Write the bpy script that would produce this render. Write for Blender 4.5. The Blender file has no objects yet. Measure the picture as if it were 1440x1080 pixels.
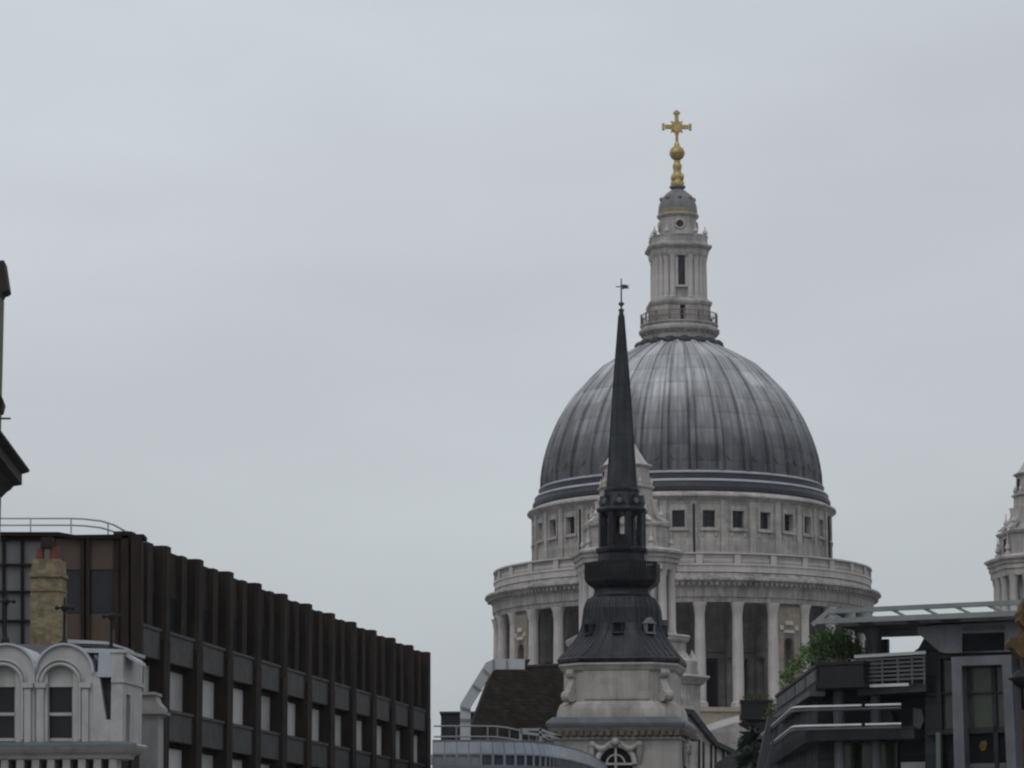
import bpy, bmesh, math, random
from math import sin, cos, pi, radians as RAD, sqrt
from mathutils import Vector, Matrix
random.seed(7)
S = bpy.context.scene
COL = S.collection

# ------------------------------------------------------------------ camera, world, sun, exposure
F_PX = 4400.0                      # focal length in pixels of the 1440 px wide photograph
TILT, ROLL = RAD(9.3), -0.003
CAM = Vector((0, 0, 1.7))
_r = Vector((1, 0, 0)); _f = Vector((0, cos(TILT), sin(TILT))); _u = Vector((0, -sin(TILT), cos(TILT)))
_R = _r*cos(ROLL) + _u*sin(ROLL); _U = _u*cos(ROLL) - _r*sin(ROLL)
cd = bpy.data.cameras.new('camera'); co = bpy.data.objects.new('camera', cd); COL.objects.link(co)
cd.sensor_width = 36; cd.lens = 36*F_PX/1440; cd.clip_start = 0.5; cd.clip_end = 12000
co.matrix_world = Matrix(((_R.x, _U.x, -_f.x, CAM.x), (_R.y, _U.y, -_f.y, CAM.y), (_R.z, _U.z, -_f.z, CAM.z), (0, 0, 0, 1)))
S.camera = co

SUN_EL, SUN_AZ = RAD(52), RAD(205)   # azimuth from +Y clockwise: behind the camera, to the left
W = bpy.data.worlds.new('World'); S.world = W; W.use_nodes = True
nt = W.node_tree; N = nt.nodes; L = nt.links
bg = N['Background']; bg.inputs['Strength'].default_value = 0.1
sky = N.new('ShaderNodeTexSky'); sky.sky_type = 'NISHITA'; sky.sun_disc = False
sky.sun_elevation = SUN_EL; sky.sun_rotation = SUN_AZ; sky.dust_density = 3.0
hs = N.new('ShaderNodeHueSaturation'); hs.inputs['Saturation'].default_value = 0.2
L.new(sky.outputs[0], hs.inputs['Color'])
tc = N.new('ShaderNodeTexCoord'); sep = N.new('ShaderNodeSeparateXYZ'); L.new(tc.outputs['Generated'], sep.inputs[0])
# overcast: brighter towards the zenith, soft cloud banks
mp = N.new('ShaderNodeMapping'); mp.inputs['Scale'].default_value = (2.2, 2.2, 7.0); L.new(tc.outputs['Generated'], mp.inputs[0])
nz = N.new('ShaderNodeTexNoise'); nz.inputs['Scale'].default_value = 1.6; nz.inputs['Detail'].default_value = 4; nz.inputs['Roughness'].default_value = .45
L.new(mp.outputs[0], nz.inputs['Vector'])
cl = N.new('ShaderNodeMapRange'); cl.inputs[1].default_value = .3; cl.inputs[2].default_value = .7; cl.inputs[3].default_value = .86; cl.inputs[4].default_value = 1.09
L.new(nz.outputs['Fac'], cl.inputs[0])
gr = N.new('ShaderNodeMapRange'); gr.inputs[1].default_value = 0.0; gr.inputs[2].default_value = 1.0; gr.inputs[3].default_value = .93; gr.inputs[4].default_value = 1.9
L.new(sep.outputs['Z'], gr.inputs[0])
mu = N.new('ShaderNodeMath'); mu.operation = 'MULTIPLY'; L.new(cl.outputs[0], mu.inputs[0]); L.new(gr.outputs[0], mu.inputs[1])
oc = N.new('ShaderNodeVectorMath'); oc.operation = 'SCALE'; L.new(mu.outputs[0], oc.inputs['Scale'])
tint = N.new('ShaderNodeMapRange'); tint.inputs[1].default_value = .06; tint.inputs[2].default_value = .3; L.new(sep.outputs['Z'], tint.inputs[0])
tcol = N.new('ShaderNodeMixRGB'); tcol.inputs[1].default_value = (5.0, 5.42, 5.62, 1); tcol.inputs[2].default_value = (5.1, 5.42, 5.9, 1); L.new(tint.outputs[0], tcol.inputs[0]); L.new(tcol.outputs[0], oc.inputs[0])
mx = N.new('ShaderNodeMixRGB'); mx.inputs[0].default_value = .9
L.new(hs.outputs[0], mx.inputs[1]); L.new(oc.outputs[0], mx.inputs[2]); L.new(mx.outputs[0], bg.inputs['Color'])

sd = bpy.data.lights.new('sun', 'SUN'); so = bpy.data.objects.new('sun', sd); COL.objects.link(so)
sd.energy = 0.6; sd.angle = RAD(25); sd.color = (1, .96, .9)
so.rotation_euler = (pi/2 - SUN_EL, 0, -SUN_AZ + pi)
so.rotation_euler = Vector((sin(SUN_AZ)*cos(SUN_EL), cos(SUN_AZ)*cos(SUN_EL), sin(SUN_EL))).to_track_quat('Z', 'Y').to_euler()
so.location = (0, -20, 60)
S.view_settings.view_transform = 'Standard'; S.view_settings.look = 'None'
S.view_settings.exposure = 0.0; S.view_settings.gamma = 1.0
S.render.engine = 'CYCLES'
S.cycles.pixel_filter_type = 'BLACKMAN_HARRIS'; S.cycles.filter_width = 2.25   # the photograph's lens is soft
S.cycles.max_bounces = 6

# ------------------------------------------------------------------ helpers
def ray(px, py):
    d = _f + _R*((px-720)/F_PX) + _U*((540-py)/F_PX)
    return d/d.y
def at(px, py, Y): return CAM + ray(px, py)*Y
def Z(py, Y, px=960): return at(px, py, Y).z
def mpp(py, Y, px=958): return at(px+1, py, Y).x - at(px, py, Y).x    # metres per pixel there

class MB:
    def __init__(s, M=None): s.v = []; s.f = []; s.M = M
    def add(s, vs, fs):
        b = len(s.v)
        for p in vs:
            p = Vector(p)
            s.v.append(s.M @ p if s.M else p)
        s.f += [[i+b for i in f] for f in fs]
    def box(s, a, b):
        x0, y0, z0 = a; x1, y1, z1 = b
        s.add([(x0,y0,z0),(x1,y0,z0),(x1,y1,z0),(x0,y1,z0),(x0,y0,z1),(x1,y0,z1),(x1,y1,z1),(x0,y1,z1)], BOXF)
    def beam(s, p, q, w, h=None, up=(0,0,1)):
        p = Vector(p); q = Vector(q); d = (q-p).normalized(); h = h or w
        a = d.cross(Vector(up))
        if a.length < 1e-3: a = d.cross(Vector((1,0,0)))
        a.normalize(); b = a.cross(d)
        vs = []
        for e in (p, q):
            for i, j in ((-1,-1),(1,-1),(1,1),(-1,1)): vs.append(e + a*(i*w/2) + b*(j*h/2))
        s.add(vs, BOXF)
    def tube(s, pts, r, n=8, cap=True):
        pts = [Vector(p) for p in pts]; k = len(pts); vs = []; fs = []
        rr = r if isinstance(r, (list, tuple)) else [r]*k
        for i, p in enumerate(pts):
            d = (pts[min(i+1,k-1)] - pts[max(i-1,0)]).normalized()
            a = d.cross(Vector((0,0,1)))
            if a.length < .05: a = d.cross(Vector((0,1,0)))
            a.normalize(); b = a.cross(d)
            for j in range(n):
                t = 2*pi*j/n; vs.append(p + (a*cos(t)+b*sin(t))*rr[i])
        for i in range(k-1):
            for j in range(n):
                fs.append([i*n+j, i*n+(j+1)%n, (i+1)*n+(j+1)%n, (i+1)*n+j])
        if cap: fs += [list(range(n))[::-1], list(range((k-1)*n, k*n))]
        s.add(vs, fs)
    def lathe(s, prof, n=64, c=(0,0), ph=0, fn=None, a0=0, a1=360, angs=None, cap=False):
        full = angs is None and abs(a1-a0-360) < 1e-6
        if angs is None: angs = [a0+(a1-a0)*i/n for i in range(n if full else n+1)]
        else: full = True
        m = len(angs); vs = []; fs = []
        for k, (r, z) in enumerate(prof):
            for a in angs:
                t = RAD(a+ph); q = r + (fn(a, k) if fn else 0)
                vs.append((c[0]+q*sin(t), c[1]-q*cos(t), z))
        for k in range(len(prof)-1):
            for j in range(m if full else m-1):
                fs.append([k*m+j, k*m+(j+1)%m, (k+1)*m+(j+1)%m, (k+1)*m+j])
        if cap: fs += [list(range(m)), list(range((len(prof)-1)*m, len(prof)*m))]
        s.add(vs, fs)
    def loft(s, polys, cap=True):                     # polys: list of (list of (x, y), z)
        n = len(polys[0][0]); vs = []; fs = []
        for pl, z in polys: vs += [(x, y, z) for x, y in pl]
        for k in range(len(polys)-1):
            for j in range(n): fs.append([k*n+j, k*n+(j+1)%n, (k+1)*n+(j+1)%n, (k+1)*n+j])
        if cap: fs += [list(range(n)), list(range((len(polys)-1)*n, len(polys)*n))]
        s.add(vs, fs)
    def slab(s, F, pix, o1, o0):                       # pixel outline laid on facade F at offset o1, extruded back to o0
        a = [F.P(x, y, o1) for x, y in pix]; s.prism(a, F.n*(o0-o1))
    def prism(s, a, d):
        n = len(a); a = [Vector(p) for p in a]
        s.add(a + [p+d for p in a], [list(range(n)), list(range(n, 2*n))] + [[j, (j+1)%n, n+(j+1)%n, n+j] for j in range(n)])
    def fbox(s, F, u0, u1, n0, n1, z0, z1):
        vs = [F.at(u, n, z) for z in (z0, z1) for u, n in ((u0,n0),(u1,n0),(u1,n1),(u0,n1))]
        s.add(vs, BOXF)
    def ball(s, c, r, n=12, m=8, sz=1):
        s.lathe([(max(1e-3, r*sin(pi*k/m)), c[2]-r*sz*cos(pi*k/m)) for k in range(m+1)], n, (c[0], c[1]))
    def build(s, name, mat, parent=None, loc=None, smooth=None):
        off = Vector((0,0,0))
        if loc is None and parent is not None:
            p = parent
            while p is not None: off += p.location; p = p.parent
        me = bpy.data.meshes.new(name); me.from_pydata([v-off for v in s.v], [], s.f)
        bm = bmesh.new(); bm.from_mesh(me); bmesh.ops.recalc_face_normals(bm, faces=bm.faces); bm.to_mesh(me); bm.free()
        if smooth:
            me.polygons.foreach_set('use_smooth', [True]*len(me.polygons)); me.set_sharp_from_angle(angle=RAD(smooth))
        me.materials.append(mat)
        o = bpy.data.objects.new(name, me); COL.objects.link(o); o.parent = parent
        if loc is not None: o.location = loc
        return o
BOXF = [[0,3,2,1],[4,5,6,7],[0,1,5,4],[1,2,6,5],[2,3,7,6],[3,0,4,7]]

class Facade:
    """a vertical plane: origin (x, y), direction u along it, outward normal n"""
    def __init__(s, x, y, ang=None, u=None):
        s.o = Vector((x, y, 0)); s.u = Vector((cos(ang), sin(ang), 0)) if u is None else Vector(u).normalized()
        s.n = Vector((s.u.y, -s.u.x, 0))
    def P(s, px, py, out=0):
        d = ray(px, py); o = s.o + s.n*out
        return CAM + d*((o-CAM).dot(s.n)/d.dot(s.n))
    def at(s, u, n, z): p = s.o + s.u*u + s.n*n; return Vector((p.x, p.y, z))
    def U(s, px, py, out=0): return (s.P(px, py, out)-s.o).dot(s.u)

def offs(pl, d):                                       # mitred offset of a CCW polygon
    n = len(pl); out = []
    for i in range(n):
        p0, p1, p2 = Vector(pl[i-1]), Vector(pl[i]), Vector(pl[(i+1) % n])
        a = (p1-p0).normalized(); b = (p2-p1).normalized()
        na = Vector((a.y, -a.x)); nb = Vector((b.y, -b.x)); m = (na+nb).normalized()
        out.append(tuple(p1 + m*(d/max(.3, m.dot(na)))))
    return out
def cham(a, c, b=None):                                # square with cut corners, CCW
    b = b or a
    return [(-a+c,-b),(a-c,-b),(a,-b+c),(a,b-c),(a-c,b),(-a+c,b),(-a,b-c),(-a,-b+c)]
def sq(a, b=None): b = b or a; return [(-a,-b),(a,-b),(a,b),(-a,b)]
def TR(x, y, rot): return Matrix.Translation((x, y, 0)) @ Matrix.Rotation(rot, 4, 'Z')
def thing(name, label, cat, loc, group=None):
    o = bpy.data.objects.new(name, None); COL.objects.link(o); o.location = loc; o.empty_display_size = .5
    o['label'] = label; o['category'] = cat
    if group: o['group'] = group
    return o
def tag(o, label, cat, group=None):
    o['label'] = label; o['category'] = cat
    if group: o['group'] = group
    return o
def place(src, parent, loc, rz=0):
    c = src.copy(); COL.objects.link(c); c.parent = parent; c.location = loc; c.rotation_euler = (0, 0, rz); return c

# ------------------------------------------------------------------ materials
def mat(name, c1, c2=None, scale=1.0, rough=.8, metal=0, spec=.3, streak=0, blocks=None, block_amt=.12, bump=0, dirt=None, dirt_amt=.5, dirt_scale=.5, radial=False, rowline=None, stain_shade=None):
    m = bpy.data.materials.new(name); m.use_nodes = True
    t = m.node_tree; n = t.nodes; l = t.links; b = n['Principled BSDF']
    b.inputs['Roughness'].default_value = rough; b.inputs['Metallic'].default_value = metal
    b.inputs['Specular IOR Level'].default_value = spec
    tc = n.new('ShaderNodeTexCoord'); vec = tc.outputs['Object']
    if radial:                                         # angle round the axis instead of x, y
        sp = n.new('ShaderNodeSeparateXYZ'); l.new(vec, sp.inputs[0])
        at2 = n.new('ShaderNodeMath'); at2.operation = 'ARCTAN2'; l.new(sp.outputs[0], at2.inputs[0]); l.new(sp.outputs[1], at2.inputs[1])
        ml = n.new('ShaderNodeMath'); ml.operation = 'MULTIPLY'; ml.inputs[1].default_value = 18; l.new(at2.outputs[0], ml.inputs[0])
        cb = n.new('ShaderNodeCombineXYZ'); l.new(ml.outputs[0], cb.inputs[0]); l.new(sp.outputs[2], cb.inputs[2]); vec = cb.outputs[0]
    def noise(sc, mapscale=None, detail=5, rg=.6):
        v = vec
        if mapscale:
            mp = n.new('ShaderNodeMapping'); mp.inputs['Scale'].default_value = mapscale; l.new(v, mp.inputs[0]); v = mp.outputs[0]
        q = n.new('ShaderNodeTexNoise'); q.inputs['Scale'].default_value = sc; q.inputs['Detail'].default_value = detail; q.inputs['Roughness'].default_value = rg
        l.new(v, q.inputs['Vector']); return q.outputs['Fac']
    def rng(x, a, bb, c, d):
        q = n.new('ShaderNodeMapRange'); 
        for i, vv in enumerate((a, bb, c, d)): q.inputs[i+1].default_value = vv
        l.new(x, q.inputs[0]); return q.outputs[0]
    def mixc(fac, a, bcol, typ='MIX'):
        q = n.new('ShaderNodeMixRGB'); q.blend_type = typ
        if isinstance(fac, float): q.inputs[0].default_value = fac
        else: l.new(fac, q.inputs[0])
        for i, x in ((1, a), (2, bcol)):
            if isinstance(x, tuple): q.inputs[i].default_value = (*x, 1)
            else: l.new(x, q.inputs[i])
        return q.outputs[0]
    c2 = c2 or tuple(x*.8 for x in c1)
    nf = noise(scale)
    col = mixc(rng(nf, .35, .65, 0, 1), c1, c2)
    if streak:
        col = mixc(rng(noise(1.0, (2.2, 2.2, .16)), .42, .72, 0, streak), col, tuple(x*.35 for x in c1))
    if blocks:
        sp = n.new('ShaderNodeSeparateXYZ'); l.new(vec, sp.inputs[0])
        ad = n.new('ShaderNodeMath'); ad.operation = 'ADD'; l.new(sp.outputs[0], ad.inputs[0])
        if not radial: l.new(sp.outputs[1], ad.inputs[1])
        outs = []
        for src, size in ((ad.outputs[0], blocks[0]), (sp.outputs[2], blocks[1])):
            d = n.new('ShaderNodeMath'); d.operation = 'DIVIDE'; d.inputs[1].default_value = size; l.new(src, d.inputs[0])
            fl = n.new('ShaderNodeMath'); fl.operation = 'FLOOR'; l.new(d.outputs[0], fl.inputs[0]); outs.append((fl.outputs[0], d.outputs[0]))
        cb = n.new('ShaderNodeCombineXYZ'); l.new(outs[0][0], cb.inputs[0]); l.new(outs[1][0], cb.inputs[2])
        wn = n.new('ShaderNodeTexWhiteNoise'); l.new(cb.outputs[0], wn.inputs['Vector'])
        col = mixc(1.0, col, rngc(n, l, wn.outputs['Value'], 1-block_amt, 1+block_amt), 'MULTIPLY')
        if rowline:
            fr = n.new('ShaderNodeMath'); fr.operation = 'FRACT'; l.new(outs[1][1], fr.inputs[0])
            lt = n.new('ShaderNodeMath'); lt.operation = 'LESS_THAN'; lt.inputs[1].default_value = .12; l.new(fr.outputs[0], lt.inputs[0])
            m2 = n.new('ShaderNodeMath'); m2.operation = 'MULTIPLY'; m2.inputs[1].default_value = rowline; l.new(lt.outputs[0], m2.inputs[0])
            col = mixc(m2.outputs[0], col, tuple(x*.3 for x in c1))
    if dirt:
        col = mixc(rng(noise(dirt_scale, (1, 1, .5), 8, .65), .5, .68, 0, dirt_amt), col, dirt)
    if stain_shade:                                           # ragged run-off stains from the foot, with the dome's top-to-bottom shading painted in
        s3 = n.new('ShaderNodeSeparateXYZ'); l.new(vec, s3.inputs[0])
        wob = noise(1.0, (1.3, 1.3, .03), 4, .7); mw = n.new('ShaderNodeMath'); mw.operation = 'MULTIPLY_ADD'; mw.inputs[1].default_value = -11.0
        l.new(wob, mw.inputs[0]); l.new(s3.outputs[2], mw.inputs[2])
        col = mixc(rng(mw.outputs[0], stain_shade[0]-5.5, stain_shade[1]-5.5, .80, 0), col, (.028,.029,.037))
    l.new(col, b.inputs['Base Color'])
    rr = rng(noise(scale*1.7), .3, .7, max(.05, rough-.1), min(1, rough+.1)); l.new(rr, b.inputs['Roughness'])
    if bump:
        bp = n.new('ShaderNodeBump'); bp.inputs['Strength'].default_value = bump; bp.inputs['Distance'].default_value = .05
        l.new(noise(scale*4), bp.inputs['Height']); l.new(bp.outputs[0], b.inputs['Normal'])
    return m
def rngc(n, l, x, a, b):
    q = n.new('ShaderNodeMapRange'); q.inputs[3].default_value = a; q.inputs[4].default_value = b; l.new(x, q.inputs[0])
    return q.outputs[0]

M = {}
M['stone'] = mat('portland_stone', (.40,.375,.352), (.32,.30,.282), .35, .9, streak=.55, blocks=(1.3,.55), block_amt=.13, rowline=.15, dirt=(.10,.10,.10), dirt_amt=.5, dirt_scale=.45)
M['stone_soot_shade'] = mat('soot_and_shade_cornice_stone', (.34,.315,.295), (.24,.225,.215), .4, .9, streak=.9, dirt=(.06,.06,.062), dirt_amt=.7, dirt_scale=.5)  # soot, with deeper contact shade under the cornice put into the colour
M['stone_light'] = mat('washed_stone', (.46,.43,.41), (.375,.35,.335), .5, .9, streak=.25, dirt=(.14,.135,.13), dirt_amt=.35, dirt_scale=.6)
M['stone_ochre'] = mat('ochre_stain_shade_stone', (.24,.195,.14), (.21,.185,.155), .8, .9, streak=.3, blocks=(1.1,.5), dirt=(.12,.1,.09), dirt_scale=.8)
M['stone_shade'] = mat('shaded_stone', (.165,.153,.148), (.105,.10,.10), .5, .9, streak=.5, blocks=(1.3,.55))  # darker copy of the stone: shade of the colonnade recess put into its colour
M['lead_dome'] = mat('dome_lead', (.47,.477,.495), (.31,.31,.315), .2, .78, metal=0, spec=.2, streak=1.0, blocks=(3.53,2.1), block_amt=.2, radial=True, dirt=(.03,.031,.04), dirt_amt=.6, dirt_scale=.2, rowline=.22, stain_shade=(Z(652,400),Z(560,400)))
M['lead_dark'] = mat('dark_lead', (.016,.018,.027), (.026,.028,.038), .6, .55, spec=.3, streak=.3)
M['lead_pale'] = mat('pale_lead', (.33,.34,.37), (.25,.26,.29), .6, .5, spec=.4)
M['lead_black'] = mat('black_lead', (.006,.0058,.010), (.012,.0118,.019), .9, .5, spec=.26, streak=.9, bump=.3, dirt=(.04,.042,.05), dirt_amt=.6, dirt_scale=1.1)
M['gold'] = mat('gilding', (.47,.355,.14), (.26,.195,.085), 1.6, .5, metal=.55)
M['glass_dark'] = mat('dark_glass', (.007,.008,.010), (.013,.014,.017), .5, .15, spec=.3)
M['void'] = mat('dark_interior', (.006,.006,.008), (.011,.011,.014), 1, .9, spec=.1)
M['copper'] = mat('green_copper', (.03,.085,.065), (.02,.05,.042), 3, .6)
M['iron'] = mat('black_iron', (.006,.006,.007), (.01,.01,.011), 3, .6, spec=.2)

# ------------------------------------------------------------------ ground
def structure(o): o['kind'] = 'structure'; return o
g = MB(); g.add([(-900,-200,0),(900,-200,0),(900,1600,0),(-900,1600,0)], [[0,1,2,3]])
structure(g.build('ground', mat('paving', (.16,.155,.15), (.11,.105,.10), .2, .9, blocks=(.9,.9))))
g = MB(); sdir = Vector((.156,.988,0)); sn = Vector((.988,-.156,0)); a = Vector((2.5,-60,.004))
g.add([a-sn*5, a+sn*5, a+sn*5+sdir*330, a-sn*5+sdir*330], [[0,1,2,3]])
structure(g.build('road', mat('asphalt', (.05,.05,.052), (.04,.04,.042), 2, .9)))

# ------------------------------------------------------------------ cathedral
D = 400.0
cx = at(958.8, 780, D).x
cath = thing('cathedral', 'grey stone domed cathedral with gold cross and two west towers behind the black spire', 'cathedral', (cx, D, 0))
C = (cx, D)
AX, PH0 = 8.0, 1.9                                              # the cathedral's own axis, degrees to the right of the view
def zr(pts): return [(r*mpp(y, D), Z(y, D)) for r, y in pts]
def front(y, R): return Z(y, D-R)                      # height of something seen on the front of a ring of radius R
def pol(R, ph): return (cx+R*sin(RAD(ph)), D-R*cos(RAD(ph)))

# dome with 32 ribs
dp = [(55,486),(62,491),(78,499.5),(93,508),(109,518),(121.5,529.5),(136,545),(146,556),(154,567),(161.5,578.5),(169.5,592),(176.5,607),(182,620),(186.5,633.5),(190,646),(192.7,659),(194.6,672),(195.5,689)]
prof = zr(dp)
fine = []
for i in range(len(prof)-1):
    for k in range(3):
        t = k/3; fine.append((prof[i][0]*(1-t)+prof[i+1][0]*t, prof[i][1]*(1-t)+prof[i+1][1]*t))
fine.append(prof[-1])
US = [0,.05,.085,.10,.13,.17,.22,.3,.4,.5,.6,.7,.78,.83,.87,.90,.915,.95]
angs = [PH0+11.25*(i+u) for i in range(32) for u in US]
nf_ = len(fine)
def ribs(a, k):
    u = ((a-PH0)/11.25) % 1; d = min(u, 1-u); R = fine[k][0]; s = min(1, R/14.0)
    if d < .09: h = .30*(1-(d/.09)**2*.35)
    elif d < .15: h = -.26
    else: h = -.10 + .22*sin(pi*(d-.15)/.7)
    return h*s
mb = MB(); mb.lathe(fine, c=C, angs=angs, fn=ribs)
dome = mb.build('dome', M['lead_dome'], cath, smooth=40)
mb = MB()                                              # rounded lead rolls at the foot of every panel
zb = Z(668, D); rb = 194.2*mpp(668, D)
for i in range(32):
    ph = PH0+11.25*(i+.5)
    if abs((ph+180) % 360-180) > 100: continue
    pts = []
    for k in range(9):
        t = pi + pi*k/8; pts.append((*pol(rb+.05, ph+cos(t)*3.1), zb+.2+sin(t)*.75))
    mb = MB(); mb.tube(pts, .10, 6); mb.build('panel_roll', M['lead_dome'], dome, smooth=60)
# stepped lead base
mb = MB(); mb.lathe(zr([(194,686.5),(198,687.5),(200.5,689.3),(200.5,690.6),(198,691)]), 128, C); mb.build('lead_step', M['lead_pale'], dome, smooth=30)
mb = MB(); mb.lathe(zr([(199.2,690.5),(199.6,694),(200.5,699.5)]), 128, C); mb.build('lead_band', M['lead_dark'], dome, smooth=30)
mb = MB(); mb.lathe(zr([(199,698.2),(205,699.8),(206.3,701.4),(206.3,702.6),(204,703)]), 128, C); mb.build('lead_step', M['lead_pale'], dome, smooth=30)
mb = MB(); mb.lathe(zr([(205,702),(206.5,706),(209,710),(209,715),(206,717)]), 128, C); mb.build('lead_band', M['lead_dark'], dome, smooth=30)

# attic storey with square windows
def curved_wall(mb, R, z0, z1, bays, half, zw0, zw1, depth, arch=False):
    for ph, has in bays:
        A = [ph-5.625, ph-half, ph, ph+half, ph+5.625]
        for k in range(4):
            inner = k in (1, 2) and has
            rows = [(z0, zw0), (zw0, zw1), (zw1, z1)]
            for q, (a, b) in enumerate(rows):
                if inner and q == 1: continue
                mb.add([(*pol(R, A[k]), a), (*pol(R, A[k+1]), a), (*pol(R, A[k+1]), b), (*pol(R, A[k]), b)], [[0,1,2,3]])
        if has:
            for (a, b) in ((A[1], A[1]), (A[3], A[3])):
                mb.add([(*pol(R, a), zw0), (*pol(R-depth, a), zw0), (*pol(R-depth, a), zw1), (*pol(R, a), zw1)], [[0,1,2,3]])
            for z in (zw0, zw1):
                for k in (1, 2):
                    mb.add([(*pol(R, A[k]), z), (*pol(R, A[k+1]), z), (*pol(R-depth, A[k+1]), z), (*pol(R-depth, A[k]), z)], [[0,1,2,3]])
bays = [-4.2+11.25*i for i in range(-16, 16)]
Ra = 208.5*mpp(740, D)
zw1, zw0 = front(717.5, Ra), front(741, Ra)
za1, za0 = Z(728, D), Z(800, D)
mb = MB(); curved_wall(mb, Ra, za0-1, za1+.3, [(b, abs(b) < 95) for b in bays], 2.35, zw0, zw1, .7)
zc = zr([(206,716),(208,717),(211,719),(216.5,721.5),(217,724),(213,727),(211,729),(209.2,731),(209.2,733),(208.4,733.5)])
mb.lathe(zc, 192, C)
for i, b in enumerate(bays):                           # flat pilaster strips, window architraves, sills
    for e in (-1,):
        ph = b+5.625
        if abs(ph) > 105: continue
        for (h0, h1, dph, pr) in ((za0, za1, 1.25, .22),):
            vs = [(*pol(r, ph+d), z) for z in (h0, h1) for r, d in ((Ra-.1, -dph), (Ra+pr, -dph), (Ra+pr, dph), (Ra-.1, dph))]
            mb.add(vs, BOXF)
    if abs(b) > 105: continue
    for (d0, d1, h0, h1, pr) in ((-3.1,-2.38,zw0-.1,zw1+.55,.16),(2.38,3.1,zw0-.1,zw1+.55,.16),(-2.38,2.38,zw1+.02,zw1+.55,.16),(-3.4,3.4,zw0-.45,zw0-.12,.3),(-2.9,-2.2,zw0-1.1,zw0-.47,.14),(2.2,2.9,zw0-1.1,zw0-.47,.14)):
        vs = [(*pol(r, b+d), z) for z in (h0, h1) for r, d in ((Ra-.1, d0), (Ra+pr, d0), (Ra+pr, d1), (Ra-.1, d1))]
        mb.add(vs, BOXF)
attic = mb.build('attic_storey', M['stone'], cath)
for b in bays:
    if abs(b) > 80: continue
    mb = MB(); r = Ra-.62
    mb.add([(*pol(r, b+d), z) for z in (zw0, zw1) for d in (-2.4, 0, 2.4)], [[0,1,4,3],[1,2,5,4]])
    w = mb.build('window', M['glass_dark'], attic)
    mb = MB()
    for d in (-.8, .8): mb.beam((*pol(r+.05, b+d), zw0), (*pol(r+.05, b+d), zw1), .07)
    mb.beam((*pol(r+.05, b-2.3), (zw0+zw1)/2), (*pol(r+.05, b+2.3), (zw0+zw1)/2), .07)
    mb.build('window_frame', M['iron'], w)
mb = MB()                                              # rainwater pipes down the attic
for ph in (1.4, -43.6, 71): mb.tube([(*pol(Ra+.32, ph), za0), (*pol(Ra+.32, ph), za1-.6)], .13, 6)
mb.build('drainpipe', M['iron'], attic)

# stone gallery: balustrade, blocking course, cornice, entablature
Rb = 264*mpp(815, D)
zt, zbal0, zbal1 = Z(805, D), Z(819.5, D), Z(807.5, D)
mb = MB()
mb.lathe([(Rb-.65, Z(836,D)), (Rb-.65, zbal0), (Rb+.12, zbal0), (Rb+.12, zbal0-.25), (Rb, zbal0-.3), (Rb, Z(831,D))], 160, C)
mb.lathe([(Rb-.62, zbal1), (Rb-.62, zt), (Rb+.14, zt), (Rb+.16, zbal1+.05), (Rb+.0, zbal1), (Rb-.62, zbal1)], 160, C)
for i in range(-9, 10):
    ph = PH0+11.25*i
    vs = [(*pol(r, ph+d), z) for z in (zbal0, zbal1) for r, d in ((Rb-.6, -.95), (Rb+.06, -.95), (Rb+.06, .95), (Rb-.6, .95))]
    mb.add(vs, BOXF)
    for k in range(1, 17):
        q = ph + .95 + (11.25-1.9)*k/17; p = pol(Rb-.28, q); h = zbal1-zbal0
        mb.lathe([(.1,zbal0),(.19,zbal0+h*.3),(.09,zbal0+h*.55),(.1,zbal1)], 6, p)
mb.build('balustrade', M['stone_light'], cath, smooth=30)
mb = MB()
mb.lathe(zr([(240,833),(263.5,832),(265,835),(270,837),(277,839.5),(278,842.5),(274.5,845),(270,848.5),(268,851),(267,853),(267.5,855),(267,864),(265.5,864.5),(265,871),(246,871)]), 192, C)
for i in range(-60, 61):                               # modillions
    ph = 5+1.6*i
    z1, z0 = Z(845.2, D), Z(849, D); r0, r1 = 266*mpp(847, D), 274*mpp(847, D)
    mb.add([(*pol(r, ph+d), z) for z in (z0, z1) for r, d in ((r0, -.42), (r1, -.42), (r1, .42), (r0, .42))], BOXF)
mb.build('cornice', M['stone_soot_shade'], cath, smooth=30)
# peristyle columns
Rc = 259.5*mpp(900, D)
zc1 = Z(871, D); zc0 = front(995, Rc); hc = zc1-zc0
mb = MB()
mb.lathe([(.95,0),(.95,.22),(.9,.3),(.92,.5),(.8,.62),(.70,.75),(.70,hc*.35),(.60,hc-1.5),(.66,hc-1.45),(.6,hc-1.35),(.68,hc-1.0),(.72,hc-.6),(.86,hc-.25),(.9,hc-.1),(.9,hc)], 20)
col0 = None
for i in range(-9, 9):
    ph = PH0+11.25*i
    if abs(ph) > 100: continue
    p = (*[a-b for a, b in zip(pol(Rc, ph), C)], zc0)
    if col0 is None: col0 = mb.build('column', M['stone_light'], cath, loc=p, smooth=30)
    else: place(col0, cath, p)
# drum wall behind the columns, with tall windows
Rd = 213*mpp(900, D)
mb = MB()
zwa, zwb = zc0+1.0, zc0+6.2
curved_wall(mb, Rd, zc0-.2, zc1+.3, [(b, True) for b in bays if abs(b) < 100], 2.6, zwa-.9, zwb, .9)
mb.lathe([(Rd, zc0+6.9), (Rd+.25, zc0+7.0), (Rd+.25, zc0+7.25), (Rd, zc0+7.3)], 128, C, a0=-100, a1=100)
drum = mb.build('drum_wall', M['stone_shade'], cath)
for b in bays:
    if abs(b) > 85: continue
    mb = MB(); r = Rd-.8
    mb.add([(*pol(r, b+d), z) for z in (zwa-.9, zwb) for d in (-2.65, 0, 2.65)], [[0,1,4,3],[1,2,5,4]])
    mb.build('doorway', M['void'], drum)
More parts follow.
